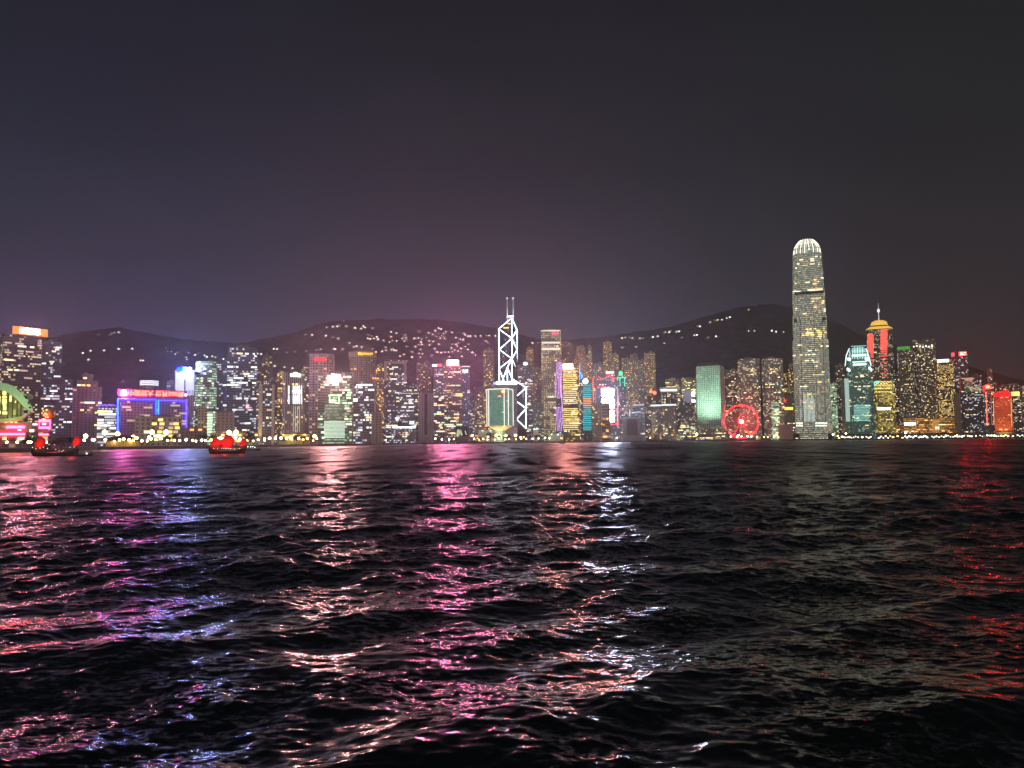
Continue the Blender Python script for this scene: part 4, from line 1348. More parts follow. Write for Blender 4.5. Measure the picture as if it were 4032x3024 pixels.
b.tube('red_tube', [(855, 1622), (855, 1690)], G('dim_red_neon', (.5, .04, .06), .6), .4, .5)
b = B['m9']
for X in (2563, 2578):
    m = MB(); c = b.loc(X, 1541 + (X - 2563) * .4, .5); uvsphere(m, (c.x, c.y, c.z), 5.0, 10, 6); m.build('red_lamp', G('hill_red_lamp', (1.0, .18, .06), 3.0), b.root)
b = B['mall']
b.panel('sign', 3561, 1674, 3606, 1664, G('cool_hot_sign', (.85, .93, 1.0), 7.0, True), .8, .8)
b.panel('entrance', 3670, 1700, 3698, 1652, G('amber_glass', (1.0, .48, .10), .45), .4, .4)
for X in (3683, 3692):
    b.panel('lit_window', X, 1690, X + 6, 1680, G('roof_warm', (1.0, .92, .7), 2.2), .8, .4)

# ------------------------------------------------------------------ the landmark towers
class Frame:
    """a thing whose parts are placed in world coordinates (root at its own base)"""

    def __init__(f, name, label, cat, x, y, rot=0.0, z=GZ):
        f.root = thing(name, label, cat, (x, y, z), rot)
        f.o = Vector((x, y, z))
        f.inv = (Matrix.Translation((x, y, z)) @ Matrix.Rotation(rot, 4, 'Z')).inverted()

    def L(f, p):
        return f.inv @ Vector(p)


# white braced tower
def build_braced():
    c = pt(2015, 1735, 1890)
    f = Frame(O, 'dark glass tower with white glowing triangle bracing and twin masts', 'tower', c.x, 1890)
    CN = [(1965, 1915), (2015, 1880), (2036, 1925)]
    bot = [f.L(groundpt(X, D)) for X, D in CN]
    # keep the verticals vertical: x from the pixel at the shoulder height
    tops = [f.L(pt(1965, 1294, 1915)), f.L(pt(2014, 1254, 1880)), f.L(pt(2036, 1299, 1925))]
    back = Vector((tops[0].x + tops[2].x - tops[1].x, tops[0].y + tops[2].y - tops[1].y, tops[0].z - 6))
    poly = [(t.x, t.y) for t in (tops[0], tops[1], tops[2], back)]
    zs = [tops[0].z, tops[1].z, tops[2].z, back.z]
    fm, _ = facade('dark', Lit=.035, LitStr=.5, DimStr=.012, Wall=(.05, .055, .06, 1), FU=.95, FV=.8)
    me = wall_mesh('wall', [(poly, 0, poly, 1)])
    for i, z in enumerate(zs):
        me.vertices[4 + i].co.z = z
    uv = me.uv_layers[0].data
    for pl in me.polygons:
        for li in pl.loop_indices:
            uv[li].uv[1] = me.vertices[me.loops[li].vertex_index].co.z
    link('wall', me, fm, f.root)
    a, b_ = f.L(pt(2030, 1505, 1886)), f.L(pt(2072, 1528, 1900))
    wp = [(a.x, a.y), (b_.x, b_.y), (b_.x, b_.y + 45), (a.x, a.y + 45)]
    me2 = wall_mesh('wing', [(wp, 0, wp, 1)])
    for i, z in enumerate((a.z, b_.z, b_.z, a.z)):
        me2.vertices[4 + i].co.z = z
    fm2, _ = facade('dark', Lit=.05, LitStr=.5, DimStr=.02, Wall=(.08, .085, .09, 1))
    link('wing', me2, fm2, f.root)
    WH = glow('white_bracing', (.74, .93, 1.0), 12.0, True)

    def Dof(X, side):
        if side == 'l':
            return 1880 + (2015 - X) / 50 * 35 - 1.0
        if side == 'r':
            return 1880 + (X - 2015) / 21 * 45 - 1.0
        return 1885 + (X - 2030) / 42 * 14 - 1.0

    def z5(x, y):
        return 1880 + x / 2.675, 1150 + y / 2.675

    segs = [('l', (225, 385), (360, 276)), ('r', (362, 276), (416, 396)), ('l', (225, 385), (229, 935)), ('l', (360, 276), (365, 935)), ('r', (417, 396), (418, 1095)),
            ('l', (226, 390), (362, 486)), ('l', (362, 486), (230, 605)), ('l', (230, 605), (362, 702)), ('l', (362, 702), (230, 806)),
            ('r', (416, 398), (363, 486)), ('r', (363, 486), (416, 608)), ('r', (416, 608), (363, 702)), ('r', (363, 702), (417, 822)), ('r', (417, 822), (368, 918)),
            ('l', (362, 702), (314, 796)), ('l', (314, 796), (262, 932)), ('l', (314, 796), (315, 932)), ('l', (314, 796), (364, 915)), ('l', (230, 815), (278, 932)),
            ('w', (372, 918), (514, 1008)), ('w', (514, 1008), (412, 1096)), ('w', (412, 1150), (512, 1226)), ('w', (512, 1226), (412, 1340)), ('w', (412, 1340), (512, 1436)), ('w', (514, 1008), (512, 1436))]
    for side, p, q in segs:
        (X0, Y0), (X1, Y1) = z5(*p), z5(*q)
        MB().bar(f.L(pt(X0, Y0, Dof(X0, side))), f.L(pt(X1, Y1, Dof(X1, side))), .46, 6).build('light_tube', WH, f.root)
    for X, Yb in ((1997, 1262), (2020.5, 1262)):
        p = f.L(pt(X, Yb, 1900)); q = f.L(pt(X, 1215, 1900)); t = f.L(pt(X - .5, 1174, 1900))
        o = MB().bar(p, q, .95, 6).bar(q, t, .5, 6).build('mast', glow('mast_light', (.9, .95, .95), .9), f.root)
        m = MB(); uvsphere(m, t, 1.5, 8, 6); m.build('mast_lamp', glow('mast_tip', (1, .95, .95), 2.5), o)
    p, q = f.L(pt(1997, 1246, 1899)), f.L(pt(2021, 1246, 1899))
    MB().bar(p, q, .8).build('mast_frame', WH, f.root)
    for Y0, Y1, X0, X1 in ((1288, 1293, 1982, 2012), (1272, 1276, 1998, 2010)):
        p, q = f.L(pt(X0, Y1, Dof((X0 + X1) / 2, 'l') - 4)), f.L(pt(X1, Y0, Dof((X0 + X1) / 2, 'l') - 4))
        MB().box(p.x, q.x, p.y, p.y + .5, p.z, q.z).build('lit_window', glow('gold_window', (1.0, .72, .12), 1.6), f.root)
    for X, Y, w in ((1990, 1366, 4), (1992, 1384, 4), (1980, 1405, 7), (1980, 1428, 5), (2024, 1350, 4), (1988, 1340, 3)):
        p = f.L(pt(X, Y, Dof(X, 'l' if X < 2015 else 'r') - 1.0))
        MB().box(p.x, p.x + w, p.y, p.y + .4, p.z, p.z + 2.4).build('lit_window', lit_mesh('d').materials[0], f.root)


build_braced()

# green octagonal block on a pinched base
def build_octagon():
    b = Building(1917, 2019, 1534, 1750, 'government_block', 'green octagonal block outlined in white, standing on a pinched glowing base', 'tealg', foot='cham', dep=.9, yaw=-20, n=4, win='gd',
                 steps=[(.42, 0, .22), (1.0, .31, 1.0)], Wall=(.30, .36, .28, 1), DimStr=.75, Lit=.02, roof=None, FV=.92, FU=.55, WinW=2.6, zmin=.4)
    q = [(x * .42, y * .42) for x, y in b.poly]
    MB().prism(q, b.h * .22, b.h * .31, b.poly).build('soffit', solid('soffit_stone', (.55, .48, .33), .8), b.root)
    WO = glow('cream_outline', (1.0, .95, .75), 1.7, True)
    k = len(b.poly)
    for i in range(k):
        a, c = b.poly[i], b.poly[(i + 1) % k]
        MB().bar((a[0] * 1.005, a[1] * 1.005, b.h), (c[0] * 1.005, c[1] * 1.005, b.h), .8).build('outline_tube', WO, b.root)
        if i in (0, 1, 2, 3, 7):
            MB().bar((a[0] * 1.01, a[1] * 1.01, b.h * .31), (a[0] * 1.01, a[1] * 1.01, b.h), .75).build('outline_tube', WO, b.root)
    p = b.loc(1980, 1542, 2)
    m = MB(); uvsphere(m, p, 3.0, 10, 6); m.build('emblem_lamp', glow('orange_emblem', (1.0, .42, .10), 4.0), b.root)
    b.panel('emblem_panel', 1956, 1557, 1996, 1546, glow('amber_panel', (.45, .14, .04), .5), .5, .4)
    for dx in (-.5, 0, .5):
        point(b.root, 'floodlight', (dx * b.s, b.ymin * .75, b.h * .10), 26000, (1, .80, .42), 1.0)
    return b


build_octagon()

# the tallest tower
def build_tallest():
    b = Building(3107, 3248, 985, 1965, O, 'tallest tower, stepping in to a bright claw of white fins', 'darkw', foot='cham', dep=1.0, n=0, roof=None,
                 steps=[(1.0, 0, .51), (.95, .51, .64), (.915, .64, .78), (.87, .78, .885), (.82, .885, .966), (.75, .966, 1.0)], Wall=(.40, .39, .34, 1), DimStr=.36, DimColor=lin(196, 208, 186),
                 Lit=.16, LitStr=.9, FloorH=5.0, FU=.90, FV=.52, WinW=3.4)  # raised glow of the dim panes stands in for floodlight on the shaft
    rng = random.Random(4)
    hy = lambda Y: b.loc(3180, Y).z / b.h
    # lit floors as seen: (Y from, Y to, share, key)
    for (Ya, Yb, n, keys) in ((1000, 1060, 10, 'wwd'), (1080, 1140, 12, 'wyd'), (1135, 1152, 6, 'w'), (1165, 1255, 16, 'ywd'), (1285, 1345, 22, 'yywd'), (1350, 1460, 16, 'wwd'), (1460, 1530, 10, 'ywd'), (1540, 1650, 8, 'yd')):
        z1, z0 = hy(Ya), hy(Yb)
        for e in range(1):
            b.windows(n, keys, (6, 16), z0, z1, True)
    # crown of fins, their floodlighting put in as a glow of the fins themselves
    FM = [glow('crown_fin_painted_light_' + 'ab'[i], (1.0, .97, .80), (2.4, .55)[i]) for i in range(2)]
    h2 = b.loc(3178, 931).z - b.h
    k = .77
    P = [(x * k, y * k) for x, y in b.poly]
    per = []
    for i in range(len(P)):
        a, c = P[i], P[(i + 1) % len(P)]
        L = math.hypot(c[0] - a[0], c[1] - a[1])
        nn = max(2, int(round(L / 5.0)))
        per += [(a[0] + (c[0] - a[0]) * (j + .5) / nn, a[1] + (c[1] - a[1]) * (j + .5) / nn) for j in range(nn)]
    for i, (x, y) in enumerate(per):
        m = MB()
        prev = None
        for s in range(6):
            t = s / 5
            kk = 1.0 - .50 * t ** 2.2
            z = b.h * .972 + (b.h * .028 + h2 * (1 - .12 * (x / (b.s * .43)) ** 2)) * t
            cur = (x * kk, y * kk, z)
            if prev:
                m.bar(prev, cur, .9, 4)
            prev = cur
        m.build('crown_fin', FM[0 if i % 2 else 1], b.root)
    core = [(x * .30, y * .30) for x, y in b.poly]
    MB().prism([(x * 2.3, y * 2.3) for x, y in core], b.h, b.h + h2 * .45, [(x * 2.0, y * 2.0) for x, y in core]).build('crown_core', solid('crown_core_wall', (.30, .29, .25), .6), b.root)
    m = MB(); c = b.loc(3190, 990, .6); uvsphere(m, (c.x, c.y, c.z), 4.5, 10, 6); m.build('green_lamp', glow('crown_green', (.10, .35, .25), .8), b.root)
    # vertical joints
    JD = solid('joint_dark', (.03, .03, .03), .6)
    for xx in (-.27, .12, .34):
        MB().box(xx * b.s - .5, xx * b.s + .5, b.ymin - .6, b.ymin, 20, b.h * .51).build('joint', JD, b.root)
        MB().box(xx * b.s - .5, xx * b.s + .5, b.ymin * .95 - .6, b.ymin * .95, b.h * .51, b.h * .64).build('joint', JD, b.root)
    # whole storeys left alight, and the darker plant floors between the tiers
    FB = glow('storey_white', (1.0, .95, .72), 1.5)
    FY = glow('storey_yellow', (1.0, .80, .38), 1.1)
    for Y, X0, X1, mt, pr in ((1144, 3188, 3240, FB, 2), (1148, 3132, 3152, FB, 2), (1139, 3190, 3240, FY, 2), (1176, 3192, 3234, FY, 2), (1252, 3196, 3236, FB, 1), (1290, 3190, 3248, FY, .8), (1297, 3190, 3248, FY, .8),
                             (1305, 3170, 3248, FY, .8), (1313, 3170, 3230, FY, .8), (1322, 3186, 3248, FY, .8), (1331, 3170, 3248, FY, .8), (1341, 3192, 3250, FB, .8), (1426, 3200, 3222, FB, .6), (1476, 3200, 3246, FY, .6), (1040, 3188, 3208, FB, 3), (1046, 3160, 3180, FY, 3)):
        b.panel('lit_floor', X0, Y + 1.5, X1, Y - 1.5, mt, pr - b.s * .05 * (1 if Y < 1345 else 0), .5)
    for Ya, Yb, X0, X1 in ((1152, 1162, 3128, 3244), (1256, 1270, 3126, 3252)):
        b.panel('plant_floor', X0, Yb, X1, Ya, solid('plant_louvre', (.06, .055, .05), .7), 0.3 - b.s * .04, .4)
    # lit podium windows
    PW = glow('podium_white', (.90, 1.0, .88), 2.0)
    for X0, n in ((3136, 5), (3211, 9)):
        for r_ in (1663, 1673):
            for i in range(n):
                b.panel('lit_window', X0 + i * 5.2, r_ + 6, X0 + i * 5.2 + 3.6, r_, PW, .5, .4)
    for i in range(9):
        b.panel('bright_mullion', 3166 + i * 5.0, 1660, 3167.2 + i * 5.0, 1545 + (i % 3) * 12, glow('pale_mullion', (.70, .95, .85), .65), .5, .4)
    for X, Ya, Yb in ((3150, 1528, 1552), (3151, 1570, 1600), (3153, 1610, 1644)):
        b.tube('light_line', [(X, Ya), (X + 1, Yb)], glow('lilac_line', (.75, .75, 1.0), .9), .5)


build_tallest()

# turquoise crowned tower
def build_turq():
    b = Building(3328, 3436, 1392, 2010, O, 'shorter sibling of the tallest tower, turquoise white with a bright stepped crown', 'tealg', foot='cham', dep=.9, n=30, win='wgy', wl=(5, 14), zmax=.75, roof=None,
                 steps=[(1.0, 0, .66), (.94, .66, .85), (.84, .85, 1.0)], Wall=(.30, .38, .36, 1), DimStr=.11, Lit=.10, LitStr=.8, FV=.6, FU=.9)
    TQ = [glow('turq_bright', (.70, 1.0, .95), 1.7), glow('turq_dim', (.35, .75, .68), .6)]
    for Y0, Y1, X0, X1, k in ((1362, 1366, 3350, 3412, 1), (1370, 1390, 3356, 3404, 1), (1396, 1404, 3356, 3412, 0), (1424, 1428, 3356, 3412, 0), (1432, 1440, 3358, 3412, 0)):
        b.panel('crown_band', X0, Y1, X1, Y0, TQ[k], -6 if Y0 < 1395 else .3, .6)
    for i in range(15):
        X = 3346 + i * 5
        Yt = 1362 + abs(i - 7) ** 2 * .35
        p, q = b.loc(X, 1412, -3), b.loc(X, Yt, -3)
        MB().bar((p.x, p.y, p.z), (q.x, q.y + 4, q.z), .55, 5).build('crown_fin', TQ[i % 2], b.root)
    for pp in (((3344, 1372), (3332, 1400), (3328, 1440)), ((3410, 1372), (3420, 1400), (3430, 1440))):
        b.tube('crown_edge', pp, TQ[0], 1.3, -2)
    for X, Y in ((3340, 1414), (3346, 1416), (3338, 1454), (3344, 1458), (3410, 1414), (3418, 1416), (3424, 1450), (3430, 1456)):
        m = MB(); c = b.loc(X, Y, .5); uvsphere(m, (c.x, c.y, c.z), 2.6, 8, 6, 1.6); m.build('crown_lamp', glow('turq_lamp', (.85, 1.0, .97), 2.6), b.root)
    p, q = b.loc(3331, 1660, 1.0), b.loc(3341, 1490, 1.0)
    MB().box(p.x, q.x, p.y, p.y + .6, p.z, q.z).build('light_strip', glow('pale_teal_strip', (.60, .85, .78), .55), b.root)
    for i in range(13):
        Y = 1596 + i * 5
        b.panel('light_band', 3362, Y + 1.4, 3424, Y - 1.0, glow('turq_floor_' + 'ab'[i % 2], (.42, .95, .85), (.9, .5)[i % 2]), .4, .4)


build_turq()

# gold roofed tower with the red columns
def build_goldroof():
    b = Building(3411, 3514, 1300, 2150, O, 'dark tower with a tiered golden roof, a spire and two red light columns', 'darkw', foot='cham', dep=.9, n=24, win='dyw', wl=(4, 10), roof=None, Wall=(.12, .11, .10, 1), zmin=.2)
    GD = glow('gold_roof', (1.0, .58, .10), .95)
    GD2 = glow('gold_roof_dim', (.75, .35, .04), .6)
    z = lambda Y: b.loc(3462, Y).z
    q = lambda k: [(x * k, y * k) for x, y in b.poly]
    MB().prism(q(.98), b.h, z(1293), q(1.03)).prism(q(1.03), z(1293), z(1283), q(.72)).build('roof_eave', GD, b.root)
    MB().prism(q(.66), z(1283), z(1278)).build('roof_gallery', solid('gallery_dark', (.05, .04, .03), .8), b.root)
    MB().prism(q(.68), z(1278), z(1264), q(.58)).prism(q(.58), z(1264), z(1257), q(.30)).build('roof_top', GD, b.root)
    MB().bar((0, 0, z(1258)), (0, 0, z(1222)), 1.5, 8, .9).bar((0, 0, z(1222)), (0, 0, z(1184)), .8, 6, .2).build('spire', glow('spire_light', (.75, .78, .85), .8), b.root)
    m = MB(); uvsphere(m, (0, 0, z(1217)), 3.6, 10, 8, 1.5); m.build('spire_ball', glow('spire_ball_light', (.8, .85, .95), 1.4), b.root)
    RD = [glow('red_bar_' + 'abc'[i], (1.0, .09, .06), (2.0, 1.4, .9)[i], True) for i in range(3)]
    for X0, X1, Ya, nb in ((3415, 3440, 1316, 24), (3467, 3494, 1300, 27)):
        for i in range(nb):
            Y = Ya + i * 7.0 * (1 if i < 13 else 1 + (i - 13) * .045)
            if Y > 1500:
                break
            sh = 4 if i == 0 else 0
            t = 3.0 if i < 11 else (2.2 if i < 15 else 1.3)
            b.panel('light_bar', X0 + sh, Y + t, X1 - sh, Y - t, RD[0 if i < 12 else (1 if i < 16 else 2)], .6, .6)


build_goldroof()


# convention centre on its headland
def build_convention():
    D = 640
    c = pt(20, 1735, D)
    f = Frame('convention_centre', 'convention centre with a sweeping green lit roof, yellow glass hall and pink light bands', 'convention centre', c.x, D, R(31))
    o_, R3 = f.inv @ Vector((0, 0, CAMZ)), f.inv.to_3x3()

    def Pp(X, Y, d=D):
        r_ = R3 @ ray(X, Y)
        return o_ + r_ * ((d - D - o_.y) / r_.y)
    S = lambda pts, d=D: [(Pp(X, Y, d).x, Pp(X, Y, d).z) for X, Y in pts]
    # roof shell: a crescent
    up = [(-170, 1590), (-120, 1545), (-60, 1518), (0, 1511), (30, 1514), (60, 1526), (85, 1543), (105, 1565), (120, 1590), (128, 1608), (131, 1620), (127, 1624)]
    dn = [(112, 1617), (95, 1604), (78, 1585), (60, 1566), (38, 1549), (20, 1541), (0, 1536), (-60, 1540), (-120, 1562), (-165, 1600)]
    RF = solid('roof_aluminium', (.45, .58, .42), .4, 0, .12, .08)
    o = MB().slab(S(up + dn)[::-1], -14, 16).build('roof', RF, f.root)
    lo = [(-170, 1652), (0, 1650), (45, 1648), (85, 1640), (112, 1628), (128, 1620), (112, 1634), (85, 1655), (60, 1660), (0, 1664), (-170, 1664)]
    MB().slab(S(lo)[::-1], -10, 30).build('lower_roof', solid('roof_bronze', (.32, .27, .14), .5), f.root)
    for pts in (((66, 1530), (84, 1548)), ((97, 1561), (107, 1574)), ((112, 1585), (116, 1594)), ((118, 1605), (120, 1611))):
        a, b2 = Pp(*pts[0]), Pp(*pts[1])
        MB().bar((a.x, -14.2, a.z), (b2.x, -14.2, b2.z), .35 if pts[0][0] < 90 else .7, 6).build('roof_slot', solid('slot_dark', (.02, .03, .02), .8), f.root)
    m = MB(); cc = Pp(118, 1563); uvsphere(m, (cc.x, -4, cc.z), 2.5, 12, 8, 1.0); m.build('skylight', solid('skylight_green', (.55, .75, .6), .4), f.root)
    # hall
    a, b2 = Pp(-170, 1660), Pp(88, 1540)
    fm, _ = facade('hall', FloorH=5.5, WinW=3.0, Lit=.10, LitStr=.55, DimStr=.16, DimColor=lin(165, 165, 60), Wall=(.20, .20, .09, 1))
    hall = [(-170, 1660), (88, 1658), (88, 1590), (66, 1570), (40, 1551), (0, 1538), (-60, 1542), (-170, 1602)]
    P2 = S(hall)
    me = bpy.data.meshes.new('hall')
    n = len(P2)
    vs = [(x, 0, z) for x, z in P2] + [(x, 40, z) for x, z in P2]
    me.from_pydata(vs, [], [tuple(range(n))] + [(i, n + i, n + (i + 1) % n, (i + 1) % n) for i in range(n)])
    uvl = me.uv_layers.new(name='UVMap')
    for pl in me.polygons:
        for li in pl.loop_indices:
            v = me.vertices[me.loops[li].vertex_index].co
            uvl.data[li].uv = (v.x + v.y + 200, v.z)
    link('glass_hall', me, fm, f.root)
    YW = glow('hall_yellow', (1.0, .86, .30), 1.5)
    for X0, Y0, X1, Y1 in ((10, 1540, 25, 1556), (9, 1560, 26, 1568), (8, 1572, 26, 1589), (10, 1592, 25, 1597), (12, 1600, 25, 1615), (9, 1621, 32, 1631), (-8, 1560, 1, 1590), (37, 1558, 46, 1581), (-6, 1618, 3, 1630), (59, 1578, 63, 1586)):
        p, q = Pp(X0, Y1, D - .8), Pp(X1, Y0, D - .8)
        MB().box(p.x, q.x, p.y, p.y + .3, p.z, q.z).build('lit_window', YW, f.root)
    for X in (3, 29, 48, 66, 80):
        p, q = Pp(X, 1658, D - 1.0), Pp(X, 1545 + max(0, X - 20) * .7, D - 1.0)
        MB().box(p.x - .35, p.x + .35, p.y, p.y + .5, p.z, q.z).build('mullion', solid('mullion_dark', (.05, .05, .03), .7), f.root)
    # podium
    fm2, _ = facade('darkw', Lit=.10, LitStr=.7, Wall=(.20, .17, .17, 1), FloorH=5, WinW=5)
    a, b2 = Pp(-170, 1740), Pp(150, 1662)
    pol = [(a.x, 2), (b2.x, 2), (b2.x, 70), (a.x, 70)]
    link('podium', wall_mesh('podium', [(pol, 0, pol, b2.z)]), fm2, f.root)
    PK = glow('pink_band', (1.0, .010, .045), 70.0, True)
    for X0, X1, Y0, Y1 in ((27, 97, 1676, 1686), (-160, 98, 1705, 1714)):
        p, q = Pp(X0, Y1, D + 1), Pp(X1, Y0, D + 1)
        MB().box(p.x, q.x, p.y, p.y + .8, p.z, q.z).build('light_band', PK, f.root)
    for X0, X1, Y0, Y1, k in ((10, 26, 1720, 1732, 'y'), (71, 100, 1721, 1731, 'g'), (113, 133, 1716, 1728, 'g'), (116, 134, 1690, 1701, 'c'), (70, 84, 1690, 1696, 'w'), (18, 28, 1660, 1664, 'y'), (40, 51, 1660, 1664, 'y'), (58, 68, 1661, 1665, 'y'), (128, 148, 1668, 1674, 'c')):
        p, q = Pp(X0, Y1, D + 1), Pp(X1, Y0, D + 1)
        MB().box(p.x, q.x, p.y, p.y + .4, p.z, q.z).build('lit_window', lit_mesh(k).materials[0], f.root)
    # side wing: framed screen tower and the golden bulb
    a, b2 = Pp(150, 1760, D - 4), Pp(205, 1660, D - 4)
    pol = [(a.x, a.y), (b2.x, a.y), (b2.x, 50), (a.x, 50)]
    fm3, _ = facade('darkw', Lit=.06, LitStr=.5, Wall=(.18, .15, .16, 1))
    link('side_wing', wall_mesh('side_wing', [(pol, 0, pol, b2.z)]), fm3, f.root)
    for X0, X1, Y0, Y1 in ((153, 199, 1652, 1661), (153, 198, 1680, 1688), (153, 191, 1708, 1714), (153, 156, 1661, 1680), (195, 199, 1661, 1680)):
        p, q = Pp(X0, Y1, D - 4.6), Pp(X1, Y0, D - 4.6)
        MB().box(p.x, q.x, p.y - (0 if Y1 - Y0 < 12 else .1), p.y + .5, p.z, q.z).build('light_band', PK, f.root)
    p, q = Pp(165, 1673, D - 4.7), Pp(182, 1665, D - 4.7)
    MB().box(p.x, q.x, p.y, p.y + .3, p.z, q.z).build('screen', glow('pale_screen', (1.0, .75, .80), 1.4), f.root)
    p, q = Pp(163, 1735, D - 4.7), Pp(188, 1719, D - 4.7)
    MB().box(p.x, q.x, p.y, p.y + .3, p.z, q.z).build('lit_window', glow('olive_window', (.65, .68, .25), .8), f.root)
    cc = Pp(191, 1625, D)
    rx = Pp(220, 1625, D).x - cc.x
    vs, fs = [], []
    m = MB(); uvsphere(m, (cc.x, 6, cc.z), rx, 18, 12, 1.08)
    m.build('golden_bulb', solid('bronze_shell', (.38, .27, .12), .35, .3), f.root)
    point(f.root, 'floodlight', (cc.x + 2, -16, cc.z - 6), 1500, (1, .72, .35), .5)
    for X0, Y0 in ((165, 1608), (170, 1618), (165, 1626), (176, 1628), (172, 1634), (182, 1632), (178, 1640), (186, 1642), (182, 1614)):
        p = Pp(X0, Y0, D)
        dx, dz = (p.x - cc.x) / rx, (p.z - cc.z) / (rx * 1.08)
        yy = 6 - rx * math.sqrt(max(.02, 1 - dx * dx - dz * dz)) - .2
        MB().box(p.x - .2, p.x + 1.0, yy, yy + .5, p.z - .6, p.z + .6).build('lit_window', YW, f.root)
    # green and amber floodlights on the roof
    a = Pp(20, 1640)
    spot(f.root, 'floodlight', (a.x, -46, a.z - 6), (a.x - 2, -14, Pp(40, 1530).z), 38000, (.62, 1.0, .48), 120, .8, 1)
    spot(f.root, 'floodlight', (Pp(95, 1600).x, -40, a.z - 6), (Pp(95, 1600).x, -14, Pp(100, 1580).z), 13000, (.70, 1.0, .50), 110, .8, 1)
    point(f.root, 'floodlight', (Pp(40, 1640).x, -18, Pp(40, 1646).z), 1400, (1.0, .85, .25), .5)


build_convention()


# big wheel
def build_wheel():
    D = 1925
    c = pt(2919, 1660, D)
    f = Frame('ferris_wheel', 'red glowing observation wheel with a white hot hub', 'ferris wheel', c.x, D, -math.atan2(c.x, D))
    cz = f.L(c).z
    r = (pt(2983, 1660, D) - c).length
    RED = glow('red_rim', (1.0, .006, .010), 18.0, True)
    SPK = glow('red_spoke', (1.0, .015, .03), .5)
    n = 72
    m = MB()
    for i in range(n):
        a0, a1 = 2 * math.pi * i / n, 2 * math.pi * (i + 1) / n
        for dy in (-1.6, 1.6):
            m.bar((r * math.cos(a0), dy, cz + r * math.sin(a0)), (r * math.cos(a1), dy, cz + r * math.sin(a1)), .75, 5)
    m.build('rim', RED, f.root)
    for i in range(28):
        a = 2 * math.pi * i / 28
        MB().bar((0, 0, cz), (r * math.cos(a), 0, cz + r * math.sin(a)), .14, 4).build('spoke', SPK, f.root)
    GM = solid('gondola_shell', (.5, .5, .5), .3)
    gm = MB(); uvsphere(gm, (0, 0, 0), 1.3, 8, 6)
    gme = gm.mesh('gondola')
    gme.materials.append(GM)
    for i in range(42):
        a = 2 * math.pi * i / 42
        link('gondola', gme, None, f.root, ((r + 1.8) * math.cos(a), 0, cz + (r + 1.8) * math.sin(a)))
    m = MB()
    uvsphere(m, (0, -3.5, cz), 5.0, 16, 10, 1.0)
    m.build('hub', glow('hub_light', (1.0, .10, .14), 170.0, True), f.root)
    LEG = glow('red_leg', (1.0, .04, .07), 1.0)
    for sx in (-1, 1):
        for dy in (-6, 6):
            MB().bar((0, dy * .5, cz), (sx * r * .62, dy, 0), 1.0, 6).build('leg', LEG, f.root)
    p = MB().box(-r * .8, r * .8, -7, 7, 0, 4.5)
    p.build('boarding_deck', solid('deck_grey', (.2, .18, .17), .8), f.root)


build_wheel()

# ------------------------------------------------------------------ junks and boats
def hull_mesh(L, Wd, H, bow, stern, n=14):
    """wooden hull, bow towards +x; waterline at z=0"""
    vs, fs = [], []
    for i in range(n + 1):
        t = i / n
        x = -L / 2 + L * t
        w = Wd / 2 * (math.sin(math.pi * min(1, .12 + t * .92)) ** .55 if t < .97 else .18)
        w = max(w, .25)
        sheer = H + stern * max(0, .35 - t) ** 2 / .1225 + bow * max(0, t - .6) ** 2 / .16
        keel = -.8 + (H * .9) * max(0, t - .82) / .18 * .6
        x2 = x + (1.6 * (t - .5))
        row = [(x2, -w, sheer), (x2 - .1, -w * .92, sheer * .45), (x, -w * .55, keel * .3), (x, 0, keel), (x, w * .55, keel * .3), (x2 - .1, w * .92, sheer * .45), (x2, w, sheer)]
        vs += row
    for i in range(n):
        for j in range(6):
            a = i * 7 + j
            fs.append((a, a + 7, a + 8, a + 1))
    for i in range(n):                      # deck, a little below the gunwale
        fs.append((i * 7, i * 7 + 6, (i + 1) * 7 + 6, (i + 1) * 7))
    fs.append(tuple(range(6, -1, -1)))
    fs.append(tuple(n * 7 + j for j in range(7)))
    me = bpy.data.meshes.new('hull')
    me.from_pydata(vs, [], fs)
    me.update()
    return me


def sail_part(root, x, z0, z1, w, rake, mat, nb=6, curve=.25):
    """fan shaped batten sail: luff leaning with the mast, rounded leech"""
    rows = 18
    vs, fs = [], []
    cols = 6
    for th in (0, .08):
        for i in range(rows + 1):
            t = i / rows
            z = z0 + (z1 - z0) * t
            wl = w * (.40 * (1 - t) ** .7 + .04) * (1 + .35 * math.sin(math.pi * t))
            wr = w * .6 * (math.sin(math.pi * (.18 + .80 * t)) ** .8) + .05
            for j in range(cols + 1):
                s = j / cols
                xx = x - wl + (wl + wr) * s + rake * (z - z0)
                yy = -.45 * math.sin(math.pi * s) * (1 - .4 * t) - .06 * math.cos(t * nb * 2 * math.pi) + th
                vs.append((xx, yy, z + .9 * s * (1 - t) * (s - .3)))
    k = (rows + 1) * (cols + 1)
    for layer in (0, 1):
        for i in range(rows):
            for j in range(cols):
                a = layer * k + i * (cols + 1) + j
                q = (a, a + 1, a + cols + 2, a + cols + 1)
                fs.append(q if layer == 0 else q[::-1])
    me = bpy.data.meshes.new('sail')
    me.from_pydata(vs, [], fs)
    me.polygons.foreach_set('use_smooth', [True] * len(me.polygons))
    o = link('sail', me, mat, root)
    BAT = solid('batten_wood', (.12, .05, .03), .7)
    for b_ in range(1, nb):
        i = int(rows * b_ / nb)
        p, q = Vector(vs[i * (cols + 1)]), Vector(vs[i * (cols + 1) + cols])
        p.y -= .5; q.y -= .12
        MB().bar(p, q, .13, 5).build('batten', BAT, o)
    return o


